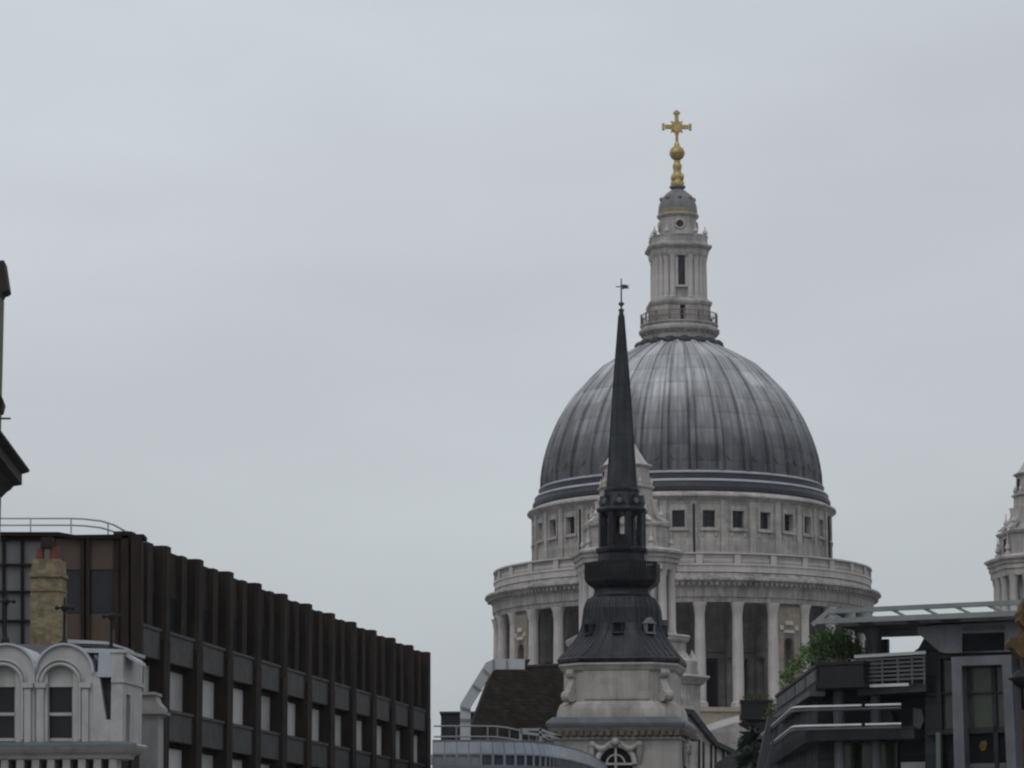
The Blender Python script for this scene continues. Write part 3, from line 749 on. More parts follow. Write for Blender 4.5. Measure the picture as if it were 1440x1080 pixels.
mb.lathe([(.13,zz(438)),(.2,zz(436)),(.06,zz(433.5)),(.05,zz(431)),(.17,zz(428.5)),(.18,zz(426.5)),(.05,zz(424)),(.035,zz(392.5)),(.001,zz(391))], 10)
mb.box((-.32,-.02,zz(403)-.03), (.32,.02,zz(403)+.03)); mb.box((-.02,-.32,zz(411)-.02), (.02,.32,zz(411)+.02))
mb.prism([(.05,-.02,zz(400)),(.25,-.02,zz(400.5)),(.5,-.02,zz(402)),(.38,-.02,zz(403.5)),(.5,-.02,zz(406)),(.25,-.02,zz(406)),(.05,-.02,zz(407))], Vector((0,.04,0)))
mb.build('weather_vane', M['copper'], ch_)
# nave roof
M['tiles'] = mat('brown_roof_tiles', (.0145,.0115,.0095), (.021,.017,.014), 2.5, .95, spec=.05, blocks=(.3,.24), block_amt=.35, rowline=.75, dirt=(.026,.024,.018), dirt_scale=1.5)
Yr = 186.0
p = [at(691,941.5,Yr+5), at(800,936,Yr+5), at(655,1038,Yr), at(800,1038,Yr)]
mb = MB()
r0, r1, e0, e1 = p
bk = [at(655,1038,Yr+11), at(800,1036,Yr+11)]
bk[0] = Vector((e0.x, e0.y+11, e0.z)); bk[1] = Vector((e1.x, e1.y+11, e1.z))
mb.add([e0, e1, r1, r0, bk[0], bk[1]], [[0,1,2,3],[4,0,3],[5,4,3,2],[1,5,2],[0,4,5,1]])
nr = mb.build('nave_roof', M['tiles'], ch_)
mb = MB(); mb.tube([r0+Vector((-.05,0,.02)), r1+Vector((0,0,.02))], .13, 8); mb.build('ridge_tiles', mat('ridge_tile', (.035,.026,.02), (.02,.016,.013), 2, .9), nr)
mb = MB(); mb.tube([e0, r0], .10, 8); mb.build('hip_tiles', bpy.data.materials['ridge_tile'], nr)
mb = MB(); mb.box((e0.x+.2, e0.y+.3, 0), (e1.x, e0.y+10.7, e0.z-.02)); mb.build('nave_wall', M['church_stone'], ch_)

# black-walled roof house beside it
a, b = at(620,1003,188), at(668,1060,188)
tn = thing('roof_house', 'low flat black roof housing left of the brown tiled roof', 'roof housing', (a.x, 188, 0))
mb = MB(); mb.box((a.x, 188, 0), (b.x+.8, 193, a.z)); mb.build('walls', mat('black_felt', (.018,.016,.018), (.03,.028,.03), 1.5, .9), tn)
mb = MB(); mb.box((a.x-.08, 187.9, a.z), (b.x+.85, 193.1, a.z+.1)); mb.build('coping', mat('green_grey_coping', (.06,.085,.08), (.05,.06,.06), 2, .7), tn)

# pale duct
du = thing('ventilation_duct', 'pale grey bent ventilation duct climbing over the brown tiled roof', 'duct', at(654,1050,183.5))
def duct(pix, w, h, Y):
    pts = [at(x, y, Y) for x, y in pix]; k = len(pts); vs = []; fs = []
    for i, q in enumerate(pts):
        d0 = (pts[i]-pts[i-1]).normalized() if i else None; d1 = (pts[i+1]-pts[i]).normalized() if i < k-1 else None
        d = ((d0 or d1)+(d1 or d0)).normalized(); nn = Vector((0,1,0)).cross(d).normalized()
        sc = 1/max(.5, abs(d.dot(d1 or d0)))
        for e, f_ in ((-1,-1),(1,-1),(1,1),(-1,1)): vs.append(q + nn*(e*w/2*sc) + Vector((0,f_*h/2,0)))
    for i in range(k-1):
        for j in range(4): fs.append([i*4+j, i*4+(j+1)%4, (i+1)*4+(j+1)%4, (i+1)*4+j])
    fs += [[0,1,2,3], [4*k-4+j for j in range(4)]]
    return vs, fs
M['galv'] = mat('galvanised_sheet', (.40,.42,.43), (.33,.345,.355), .7, .45, spec=.4, streak=.2)
mb = MB(); mb.add(*duct([(654.5,1075),(654.5,993),(688,938),(696,934.5),(738,934.5)], .60, .6, 183.5)); db = mb.build('duct_run', M['galv'], du)
mb = MB()
for (x0,y0),(x1,y1) in (((647,1012),(662,1012)),((647,994),(662,998)),((665,963),(678,972)),((680,941),(690,950)),((713,927.5),(713,941.5)),((694,927),(694,942))):
    mb.beam(at(x0,y0,183.1), at(x1,y1,183.1), .07, .1)
mb.build('flanges', mat('dull_flange', (.2,.21,.22), None, 2, .6), du)
mb = MB(); mb.prism([at(x,y,183.45) for x,y in ((737,927.6),(746,927),(738,941.5),(731,941.5))], Vector((0,.3,0))); mb.build('mouth', M['glass_dark'], du)

# ------------------------------------------------------------------ curved metal roof at the bottom
rt = thing('curved_roof_building', 'building with curved grey panelled roof edge and strip windows below the tiled roof', 'building', at(640,1070,150))
plan = []
for px, d in ((608,150),(624,150),(640,150),(680,150.1),(720,150.5),(750,151.3),(775,153),(795,155.8),(812,159),(828,163),(842,169),(856,178),(866,188)):
    q = at(px, 1050, d); plan.append(Vector((q.x, d, 0)))
def resample(pl, step):
    out = [pl[0]]; acc = 0
    for a, b in zip(pl, pl[1:]):
        L_ = (b-a).length; t = step-acc
        while t <= L_: out.append(a.lerp(b, t/L_)); t += step
        acc = (acc+L_) % step
    return out
def smooth_plan(pl):
    out = []
    for i in range(len(pl)-1):
        p0, p1, p2, p3 = pl[max(0,i-1)], pl[i], pl[i+1], pl[min(len(pl)-1,i+2)]
        for k in range(6):
            t = k/6; out.append(.5*((2*p1)+(p2-p0)*t+(2*p0-5*p1+4*p2-p3)*t*t+(3*p1-p0-3*p2+p3)*t**3))
    out.append(pl[-1]); return out
pl = resample(smooth_plan(plan), .58)
def nrm(i):
    d = (pl[min(i+1,len(pl)-1)]-pl[max(i-1,0)]).normalized(); return Vector((d.y, -d.x, 0))
def strip(mb, z0, z1, o0, o1, i0=0, i1=None, gap=0):
    for i in range(i0, (i1 or len(pl)-1)):
        a, b = pl[i], pl[i+1]; g_ = (b-a)*gap
        A, B = a+g_, b-g_
        na, nb = nrm(i), nrm(i+1)
        mb.add([A+na*o0+Vector((0,0,z0)), B+nb*o0+Vector((0,0,z0)), B+nb*o1+Vector((0,0,z1)), A+na*o1+Vector((0,0,z1))], [[0,1,2,3]])
zt0, zt1, zt2, zt3, zt4 = Z(1043,150,640), Z(1059,150,640), Z(1061,150,640), Z(1076,150,640), Z(1081,150,640)
mb = MB(); strip(mb, zt1, zt0, 0, -.18, gap=.03); q0_ = pl[0]; rp = mb.build('metal_panels', mat('grey_blue_panels', (.20,.22,.26), (.155,.17,.2), .9, .4, spec=.5, blocks=(.58,3), block_amt=.1), rt)
mb = MB(); strip(mb, zt1, zt0-.02, -.03, -.21); cap_ = [p_-nrm(i)*.2+Vector((0,0,zt0+.0)) for i, p_ in enumerate(pl)]; cap_ += [Vector((pl[0].x, pl[-1].y, zt0))]; mb.prism(cap_, Vector((0,0,.1)))
strip(mb, zt2-.02, zt1, .03, 0); strip(mb, zt4-.1, zt3, .1, .06); strip(mb, zt3, zt3+.03, .06, -.12); strip(mb, 0, zt4, .02, .02)
mb.add([Vector((q0_.x,149.95,0)), Vector((q0_.x,158,0)), Vector((q0_.x,158,zt0+.1)), Vector((q0_.x,150.2,zt0+.1))], [[0,1,2,3]])
mb.build('roof_shell', mat('dull_roof_metal', (.12,.135,.15), (.10,.105,.12), 1, .5), rt)
mb = MB(); strip(mb, zt3, zt2, -.08, -.08)
wn_ = mb.build('strip_window', mat('blue_black_glass', (.035,.04,.055), (.05,.055,.07), .6, .12, spec=.6), rt)
mul_m = mat('grey_mullion', (.2,.21,.23), None, 1, .5)
for i in range(len(pl)): mb = MB(); mb.beam(pl[i]+nrm(i)*-.02+Vector((0,0,zt3)), pl[i]+nrm(i)*-.02+Vector((0,0,zt2)), .12); mb.build('mullion', mul_m, wn_)
mb = MB(); strip(mb, zt3, zt2, -.04, -.04, 0, 4); mb.build('blank_panel', mul_m, wn_)
# railing round it
rl = thing('roof_railing', 'thin pale double roof railing curving along the panelled roof edge', 'railing', at(640,1043,153))
off = 2.4; path = [p_ - nrm(i)*off for i, p_ in enumerate(pl)]
path = path[:int(len(path)*.50)]
zz0, zz1, zz2 = zt0+.1, Z(1036,152.4,640), Z(1021,152.4,640)
mb = MB()
for z in (zz1, zz2): mb.tube([q+Vector((0,0,z)) for q in path], .045, 6)
mb.build('rails', mat('rail_metal', (.22,.235,.24), None, 3, .5), rl)
pm_ = mat('rail_post_metal', (.2,.21,.215), None, 3, .5)
for i in range(2, len(path), 4): mb = MB(); mb.beam(path[i]+Vector((0,0,zz0)), path[i]+Vector((0,0,zz2)), .07); mb.build('post', pm_, rl)
mb = MB()
A, B = at(733,1026,153.5), at(760,1043,153.5); 
for x0,y0,x1,y1 in ((732,1025,732,1045),(760,1025,760,1047),(732,1026,760,1026),(732,1030,790,1037),(760,1026,790,1037)): mb.beam(at(x0,y0,152.6), at(x1,y1,152.6), .13)
mb.build('access_frame', mat('pale_frame', (.27,.28,.285), None, 3, .5), rl)

# ------------------------------------------------------------------ brown office block on the left
D1, D2 = 113.0, 171.0
P1, P2 = at(182, 800, D1), at(606, 960, D2)
P1.z = P2.z = 0
FB = Facade(P1.x, P1.y, u=(P2-P1)); LB = (P2-P1).length
br = thing('office_block', 'long dark brown office block with vertical fins and grey spandrels on the left', 'office building', (P1.x, P1.y, 0))
M['bronze'] = mat('bronze_cladding', (.034,.0255,.0205), (.026,.0205,.0172), .8, .8, spec=.08, streak=.7, dirt=(.05,.045,.038), dirt_amt=.4, dirt_scale=.9)
M['bronze_dark'] = mat('dark_bronze', (.012,.0092,.0085), (.016,.012,.0105), .8, .8, spec=.08)
M['spandrel'] = mat('grey_spandrel', (.062,.060,.060), (.045,.0435,.044), 1.2, .7, streak=.5, bump=.1)
zR = FB.P(196, 752).z
zS1, zS0 = FB.P(206, 877).z, FB.P(206, 921).z
dz = zS1 - FB.P(243, 998).z
rows = [(zS1-dz*k, zS0-dz*k) for k in range(5)]
FW = Facade(P1.x, P1.y, 0.0)                           # its end wall faces the camera
mb = MB()
mb.fbox(FB, .6, LB-.1, -14, -.6, 0, zR-.12)           # core
mb.build('core', M['bronze_dark'], br)
bay = (LB-.9)/12
for i in range(13):
    u = bay*i; mb = MB()
    for (plan_, z0, z1) in (([(u,-.62),(u,0),(u+.9,0),(u+.9,-.62)], 0, zS1-.4), ([(u-.02,-.62),(u-.02,-.12),(u+.12,.02),(u+.7,.02),(u+1.7,-.44),(u+1.7,-.62)], zS1-.4, zR)):
        k = len(plan_); mb.add([FB.at(a_, n_, z) for z in (z0, z1) for a_, n_ in plan_], [list(range(k)), list(range(k,2*k))]+[[j,(j+1)%k,k+(j+1)%k,k+j] for j in range(k)])
    mb.build('pier', M['bronze'], br)
M['blind'] = mat('pale_blind', (.50,.49,.47), (.42,.41,.40), .5, .8)
M['sky_glass'] = mat('blind_and_sky_reflection', (.62,.60,.58), (.50,.49,.48), .35, .12, spec=.6)  # pale blinds, with the grazing sky reflection painted into the pane colour
M['sky_glass_b'] = mat('grey_blind_and_sky_reflection', (.48,.47,.46), (.33,.33,.33), .5, .12, spec=.6)
M['sky_glass_c'] = mat('curtain_and_sky_reflection', (.60,.58,.55), (.28,.28,.29), .9, .12, spec=.6, streak=.5)
for i in range(12):
    u = bay*i+1.05; ue = bay*(i+1)-.02
    mb = MB(); mb.fbox(FB, u, ue, -.64, -.42, zS1+.02, zR-.03)
    up_ = mb.build('upper_panel', M['bronze'], br)
    for k, (du_, w_, n_) in enumerate(((2.05,.75,-.2),)):
        mb = MB(); mb.fbox(FB, u+du_, u+du_+w_, -.5, n_, zS1+.02, zR-.05); mb.build('fin', M['bronze'], up_)
        for a_, b_ in ((u+du_-.85, u+du_-.01), (u+du_+w_+.01, ue-.05)):
            mb = MB(); mb.fbox(FB, a_, b_, -.46, -.40, zS1+.03, zR-1.75); mb.build('slot_window', M['void'], up_)
    u0, u1 = bay*i+.9, bay*(i+1)-.002
    for k, (z1, z0) in enumerate(rows[:3]):
        mb = MB(); mb.fbox(FB, u0, u1, -.66, -.16, z0, z1); mb.fbox(FB, u0, u1, -.66, -.10, z1-.1, z1+.01); mb.build('spandrel', M['spandrel'], br)
        if k == 2: continue
        zw1_, zw0_ = z0, rows[k+1][0]
        mb = MB(); mb.fbox(FB, u0, u1, -.7, -.58, zw0_+.02, zw1_-.02); w = mb.build('window', (M['sky_glass'], M['sky_glass_b'], M['sky_glass'], M['sky_glass_c'])[(i*5+k*3+i//3) % 4], br)
        mb = MB(); mb.fbox(FB, u0, u1, -.6, -.5, zw1_-.22, zw1_-.01);  mb.build('window_frame', M['bronze_dark'], w)
# end wall towards the camera
zE = zR
mb = MB()
FW.o = Vector((P1.x, P1.y-.02, 0))
def wallslab(pix, o1, o0, name, m, parent=br):
    q = MB(); q.slab(FW, pix, o1, o0); return q.build(name, m, parent)
M['bronze_light'] = mat('worn_bronze_panel', (.075,.048,.034), (.06,.04,.03), .8, .6, streak=.25)
wallslab([(-260,754),(198,752),(198,1262),(-260,1262)], -.3, -1.1, 'end_wall', M['bronze_dark'])
wallslab([(76,757),(113,757),(113,801),(76,801)], -.1, -.35, 'end_panel', M['bronze_light'])
wallslab([(126,757),(163,757),(163,801),(126,801)], -.1, -.35, 'end_panel', M['bronze_light'])
wallslab([(76,863),(113,863),(113,1262),(76,1262)], -.1, -.35, 'end_panel', M['bronze_light'])
wallslab([(126,863),(163,863),(163,1262),(126,1262)], -.1, -.35, 'end_panel', M['bronze_light'])
M['end_glass'] = mat('smoked_glass', (.012,.012,.017), (.018,.018,.023), .6, .12, spec=.3)
for x0, x1 in ((76,113),(127,163)):
    wallslab([(x0,802),(x1,802),(x1,862),(x0,862)], -.22, -.35, 'end_window', M['end_glass'])
for x0, x1, o in ((113,118,.05),(121,126,.05),(163,167,.0),(170,181,.12),(184,199,.22)):
    wallslab([(x0,753),(x1,753),(x1,1262),(x0,1262)], o, -.32, 'end_fin', M['bronze'])
wallslab([(-260,748),(82,748),(105,752),(202,751),(202,757),(105,757.5),(82,754),(-260,754)], .12, -1, 'coping', M['bronze_dark'])
wallslab([(-260,757),(74,757),(74,1262),(-260,1262)], -.14, -.35, 'grey_glazing', mat('grey_cladding_sheet', (.115,.115,.12), (.085,.085,.092), .6, .5, spec=.5, streak=.4))
mb = MB()
for x in (-60,-28,5,31,75): mb.slab(FW, [(x-2,755),(x+2,755),(x+2,1262),(x-2,1262)], -.02, -.2)
for y in (758,794,832,873,915,960): mb.slab(FW, [(-260,y-1.5),(74,y-1.5),(74,y+1.5),(-260,y+1.5)], .01, -.2)
mb.build('glazing_bars', M['bronze_dark'], br)
# cladding clips and small things on the roof: railing
rr_ = thing('roof_guardrail', 'thin pale guardrail bending along the flat roof of the brown office block', 'railing', at(60,748,115))
mb = MB()
for y in (729,738.5):
    mb.tube([at(-120,y,114.5), at(98,y,114.5), at(118,y+.8,114.8), at(142,y+3.5,115.5), at(160,y+9,117), at(176,y+18,120)], .035, 6)
mb.build('rails', M['galv'], rr_)
for x, y0, y1, d in ((-45,729,750,114.5),(-5,729,750,114.5),(43,729,750,114.5),(100,729,750,114.5),(152,735,752,116.3)): mb = MB(); mb.beam(at(x,y0,d), at(x,y1,d), .05); mb.build('post', M['galv'], rr_)

# ------------------------------------------------------------------ white dormered building bottom left
FD = Facade(*at(100,1000,95).xy, 0.0)
FD.u = Vector((cos(-.06), sin(-.06), 0)); FD.n = Vector((FD.u.y, -FD.u.x, 0))
wb = thing('white_building', 'white stone attic with two round-headed dormers, lead roof and yellow brick chimney', 'building', (FD.o.x, FD.o.y, 0))
M['white'] = mat('white_painted_stone', (.40,.392,.385), (.335,.33,.325), 1.2, .8, streak=.18, dirt=(.16,.155,.145), dirt_amt=.4, dirt_scale=1.7)
M['slate'] = mat('dark_slate', (.022,.024,.03), (.035,.037,.043), 2, .6, blocks=(.3,.18), block_amt=.25)
M['roof_lead'] = mat('pale_roof_lead', (.37,.39,.43), (.30,.32,.35), 1.2, .4, spec=.5)
def dormer(xc):
    pp = MB(); dx = xc-86
    def X(*p): return [(x+dx, y) for x, y in p]
    arc = [(90+40*cos(t), 945-39*sin(t)) for t in [pi*i/16 for i in range(17)]]
    out = [(p_[0]+dx, p_[1]) for p_ in arc]
    pp.slab(FD, X((50,945),(67,945),(67,1046),(50,1046)), 0, -.9)         # jambs
    pp.slab(FD, X((103,945),(130,945),(130,1046),(103,1046)), 0, -.9)
    # arched head above the window opening, tympanum set back
    ia = [(85+24*cos(t), 960-24*sin(t)) for t in [pi*i/16 for i in range(17)]]
    n_ = len(arc)
    fr = [FD.P(x+dx, y, 0) for x, y in arc]; inn = [FD.P(x+dx, y, 0) for x, y in ia]
    dv = FD.n*-.5
    pp.add(fr+inn+[v+dv for v in fr]+[v+dv for v in inn], [[i,i+1,n_+i+1,n_+i] for i in range(n_-1)]+[[n_+i,n_+i+1,3*n_+i+1,3*n_+i] for i in range(n_-1)]+[[i,2*n_+i,2*n_+i+1,i+1] for i in range(n_-1)])
    pp.slab(FD, X((50,944.8),(67,944.8),(61,962),(50,962)), .004, -.5); pp.slab(FD, X((103,944.8),(130,944.8),(130,962),(109,962)), .004, -.5)
    tymp = [(p_[0]+dx, p_[1]) for p_ in [(85+25*cos(t), 961-25*sin(t)) for t in [pi*i/12 for i in range(13)]]]
    pp.slab(FD, tymp, -.16, -.5); pp.slab(FD, X((60,960),(110,960),(110,966),(60,966)), -.14, -.5)
    d = pp.build('dormer', M['white'], wb)
    pp = MB()                                             # mouldings
    for R_, th, o in ((27,.05,.05),(33,.04,.03)):
        pts = [FD.P(85+dx+R_*cos(t)*1.0, 961-R_*sin(t), o) for t in [pi*i/16 for i in range(17)]]
        pts = [FD.P(85+dx+R_, 1040, o)] + pts + [FD.P(85+dx-R_, 1040, o)]
        pp.tube(pts, th, 6)
    for x_ in (56, 119): 
        pp.slab(FD, X((x_-4,968),(x_+5,968),(x_+5,1044),(x_-4,1044)), .09, -.02); pp.slab(FD, X((x_-7,960),(x_+8,960),(x_+8,967),(x_-7,967)), .14, -.02)
    pp.build('dormer_mouldings', M['white'], d, smooth=50)
    pp = MB(); pts = [FD.P(90+dx+42*cos(t), 946-42*sin(t), .10) for t in [pi*i/20 for i in range(21)]]
    n2 = len(pts); b2 = [p_-FD.n*2.6 for p_ in pts]; i1 = [FD.P(90+dx+39*cos(t), 946-39*sin(t), .10) for t in [pi*i/20 for i in range(21)]]
    pp.add(pts+b2+i1, [[i,i+1,n2+i+1,n2+i] for i in range(n2-1)]+[[i,2*n2+i,2*n2+i+1,i+1] for i in range(n2-1)])
    pp.build('dormer_roof', M['roof_lead'], d, smooth=50)
    pp = MB(); pp.slab(FD, X((66.5,966),(103.5,966),(103.5,1040),(66.5,1040)), -.30, -.36); w = pp.build('window', M['glass_dark'], d)
    pp = MB()
    for q_ in (((66,1002),(104,1002),(104,1006.5),(66,1006.5)), ((66,964),(69,964),(69,1041),(66,1041)), ((101.5,964),(104,964),(104,1041),(101.5,1041)), ((66,1038),(104,1038),(104,1042),(66,1042))): pp.slab(FD, X(*q_), -.2, -.34)
    pp.build('sash_frame', M['white'], w)
dormer(86); dormer(5); dormer(-76)
mb = MB()                                               # wall between and beside dormers, corner pier, return wall
mb.slab(FD, [(130,1012),(168,1012),(168,1046),(130,1046)], .0, -.6)
mb.slab(FD, [(163,925),(172,925),(172,1046),(163,1046)], .05, -.5)
mb.slab(FD, [(130,945),(139,945),(149,1012),(130,1012)], -.012, -.5); mb.slab(FD, [(156,1012),(164,952),(164,1012)], -.012, -.5)
c0 = FD.P(172, 990, .05)
FR = Facade(c0.x, c0.y, u=(.02+.10, .99, 0))            # return wall running back
FR.n = Vector((FR.u.y, -FR.u.x, 0))
zb_, ztp = FD.P(172,1046).z, FD.P(172,918).z
mb.fbox(FR, 0, .5, -.35, 0, zb_-.1, ztp); mb.fbox(FR, .5, 1.0, -.35, 0, zb_-.1, FD.P(172,985).z-1.35); mb.fbox(FR, 1.0, 2.5, -.35, 0, zb_-.1, ztp-.05); mb.fbox(FR, .5, 1.0, -.35, 0, FD.P(172,975).z, ztp-.01)
mb.fbox(FR, -.05, 2.5, -.35, .06, ztp-.9, ztp-.78); mb.fbox(FR, -.05, 2.5, -.4, .08, ztp, ztp+.1)
mb.fbox(FR, .78, 2.5, -8, -.9, 0, zb_-.5)
mb.slab(FD, [(-260,1046),(168,1046),(168,1067),(-260,1067)], -.05, -.5); mb.slab(FD, [(-260,1093),(168,1093),(168,1262),(-260,1262)], -.05, -.75)
wl = mb.build('wall', M['white'], wb)
mb = MB(); mb.slab(FD, [(-260,1066.5),(168,1066.5),(168,1093.5),(-260,1093.5)], -.6, -.74); mb.build('shadow_frieze', M['stone_ochre'], wl)  # ochre colour carries the brown shadow between the brackets
mb = MB(); mb.fbox(FR, .5, 1.0, -.3, -.22, zb_, FD.P(172,975).z); mb.build('side_window', M['glass_dark'], wl)
mb = MB()                                               # slate slope seen beside the dormer
mb.slab(FD, [(128,945),(170,945),(170,1016),(128,1016)], -.32, -.5)
mb.add([FD.P(-260,1046,-.6), FD.P(168,1046,-.6), FD.P(168,925,-1.6), FD.P(-260,925,-1.6)], [[0,1,2,3]])
mb.add([FD.P(-260,926,-1.6), FD.P(95,926,-1.6), FD.P(95,906,-3.5), FD.P(-260,906,-3.5)], [[0,1,2,3]])
mb.build('slate_roof', M['slate'], wb)
mb = MB(); A, B = FD.P(-260,914,-2.2), FD.P(160,914,-2.2)
mb.add([FD.P(92,930,-1.5), FD.P(168,930,-1.5), FD.P(180,913,-2.6), FD.P(92,912,-2.6)], [[0,1,2,3]])
mb.slab(FD, [(139,917),(167,917),(165,952),(137,952)], .02, -1.4)
mb.slab(FD, [(108,911),(170,913),(196,930),(196,934),(168,919),(108,917)], -.1, -1.2)
mb.slab(FD, [(95,899),(150,902),(178,911),(178,913),(150,906),(95,904)], -1.3, -2.5)
mb.build('lead_roof', M['roof_lead'], wb)
# main cornice and brackets
prof_c = [(-.1,1068),(.18,1067),(.22,1062),(.42,1058),(.55,1053),(.60,1049),(.56,1047),(-.1,1046)]
zz_ = [(o, FD.P(168,y,0).z) for o, y in prof_c]
plan_c = []
uA, uB = FD.U(-260,1050), FD.U(172,1050)
mb = MB(); rows_ = []
for o, z in zz_:
    rows_.append([FD.at(uA, o, z), FD.at(uB+o*.9, o, z)] + [Vector((*(FR.at(.8, o, 0)).xy, z))])
rows_[0:0] = []
fs = []; vs = [v for r_ in rows_ for v in r_]
for k in range(len(rows_)-1):
    for j in range(2): fs.append([k*3+j, k*3+j+1, (k+1)*3+j+1, (k+1)*3+j])
mb.add(vs, fs); co_ = mb.build('cornice', M['white'], wb)
mb = MB(); mb.add([FD.at(uA,.60,zz_[5][1]+.05), FD.at(uB+.55,.60,zz_[5][1]+.05), FD.at(uB+.0,-.02,zz_[7][1]+.09), FD.at(uA,-.02,zz_[7][1]+.09), FD.at(uA,.61,zz_[5][1]-.03), FD.at(uB+.56,.61,zz_[5][1]-.03)], [[0,1,2,3],[4,5,1,0]])
mb.build('lead_flashing', mat('grey_flashing', (.10,.12,.125), None, 2, .5), co_)
mb = MB()
for i in range(22):
    u_ = uB - .25 - .47*i; z1 = zz_[0][1]; mb.fbox(FD, u_-.11, u_+.11, -.62, .2, z1-.32, z1-.0)
    mb.fbox(FD, u_-.11, u_+.11, -.62, .10, z1-.5, z1-.32)
mb.build('brackets', M['white'], co_)
# lower stone wing at the right
FE = Facade(*at(215,1000,99).xy, -.06)
mb = MB()
mb.slab(FE, [(196,976),(217,976),(220,986),(228,995),(229,1003),(222,1008),(222,1262),(196,1262)], 0, -1.0)
mb.slab(FE, [(196,973),(219,973),(219,977),(196,977)], .1, -1.1); mb.slab(FE, [(196,1000),(231,1000),(230,1004),(196,1004)], .12, -1.1)
mb.build('side_wing', mat('grey_stucco', (.31,.30,.295), (.25,.245,.24), 1.2, .85, streak=.3, dirt=(.13,.125,.12), dirt_scale=1.5), wb)
# chimney
M['brick_y'] = mat('yellow_stock_brick', (.215,.185,.115), (.15,.12,.075), 3.5, .95, blocks=(.22,.075), block_amt=.22, bump=.2, rowline=.3, dirt=(.06,.045,.03), dirt_amt=.6, dirt_scale=2.5)
FC = Facade(*at(65,850,103).xy, -.05)
mb = MB(); mb.slab(FC, [(43,806),(86,806),(87,940),(42,940)], 0, -.9); mb.slab(FC, [(46,786),(84,786),(86,806),(43,806)], .03, -.93); mb.slab(FC, [(41,806),(88,806),(88,811),(41,811)], .06, -.96); mb.slab(FC, [(42,828),(87,828),(87,831),(42,831)], .04, -.94)
chm = mb.build('chimney', M['brick_y'], wb)
M['terracotta'] = mat('terracotta', (.15,.045,.03), (.11,.038,.03), 3, .8)
for x in (57, 75.5):
    q = FC.P(x, 778, -.45); mb = MB(); s_ = 103/F_PX
    mb.lathe([(5.4*s_,q.z-.22),(6.0*s_,q.z-.1),(5.6*s_,q.z+.02),(6.2*s_,q.z+.1),(6.2*s_,q.z+.19),(4.6*s_,q.z+.19),(4.4*s_,q.z-.1)], 14, (q.x, q.y)); pt = mb.build('chimney_pot', M['terracotta'], chm, smooth=30)
mb = MB(); q = FC.P(66, 758, -.45); 
mb.slab(FC, [(58,755),(73,755),(74,770),(57,770)], -.25, -.7); mb.build('cowl', M['bronze'], chm)
# iron finials on the dormer roofs
for x, yb, yt, yc in ((90,905,838,855),(156,915,848,867),(7,900,828,846)):
    mb = MB(); q = FD.P(x, yb, -.8); zt_f = FD.P(x, yt, -.8).z; zc_f = FD.P(x, yc, -.8).z
    mb.lathe([(.14,q.z-.15),(.14,q.z),(.07,q.z+.12),(.045,q.z+.3),(.045,zc_f-.12),(.12,zc_f-.05),(.12,zc_f+.05),(.04,zc_f+.12),(.02,zt_f-.05),(.001,zt_f)], 8, (q.x, q.y))
    for a in (0, 90): mb.beam(Vector((q.x-.25*cos(RAD(a)), q.y-.25*sin(RAD(a)), zc_f)), Vector((q.x+.25*cos(RAD(a)), q.y+.25*sin(RAD(a)), zc_f)), .05)
    for e in (-1, 1): mb.ball((q.x+e*.24, q.y, zc_f), .07, 8, 6)
    mb.build('finial', M['iron'], wb)

# ------------------------------------------------------------------ building whose cornices reach in at the left edge
Yl = 50.0
w0 = at(1.5, 700, Yl)
lb = thing('corniced_building', 'dark building with heavy projecting cornices at the left edge of the view', 'building', (w0.x-2, Yl, 0))
ud = Vector((-.054, 1, 0)).normalized()
M['dark_stone'] = mat('dark_cornice_stone', (.03,.025,.022), (.045,.037,.032), 1.5, .85, streak=.4)  # cornices coloured darker than the walls
M['moss_stone'] = mat('greenish_stone', (.16,.165,.12), (.11,.115,.085), 2, .85, streak=.4)
def ext(pix, name, m, back=24):
    mb = MB(); mb.prism([at(x, y, Yl) for x, y in pix], -ud*back); return mb.build(name, m, lb)
ext([(-70,665),(42,661),(41,664),(31,667),(31,682),(19,684),(15,689),(10,692),(2,700),(-70,702)], 'main_cornice', M['dark_stone'])
ext([(-70,378),(10,374.5),(16,414),(12,417),(8,418),(5,424),(3,429),(-70,430)], 'top_cornice', M['dark_stone'], .5)
q = at(2.5, 600, Yl); mb = MB(); mb.box((q.x-8, Yl-2.8, at(0,664,Yl).z), (q.x, Yl-.05, at(0,425,Yl).z)); mb.build('upper_wall', M['moss_stone'], lb)
ext([(-70,563),(4,560),(8,571),(6,580),(5,583),(1,585),(-70,586)], 'string_course', M['dark_stone'], .4)
q = at(1.2, 720, Yl); mb = MB(); mb.prism([Vector((q.x,Yl,0)),Vector((q.x-8,Yl,0)),Vector((q.x-8,Yl,at(0,690,Yl).z)),Vector((q.x,Yl,at(0,690,Yl).z))], -ud*22); mb.build('lower_wall', M['moss_stone'], lb)
mb = MB(); mb.tube([at(-5,588.5,Yl-.2), at(15,588.5,Yl-.2)], .018, 6); mb.build('rod', mat('grey_rod', (.2,.18,.17)), lb)

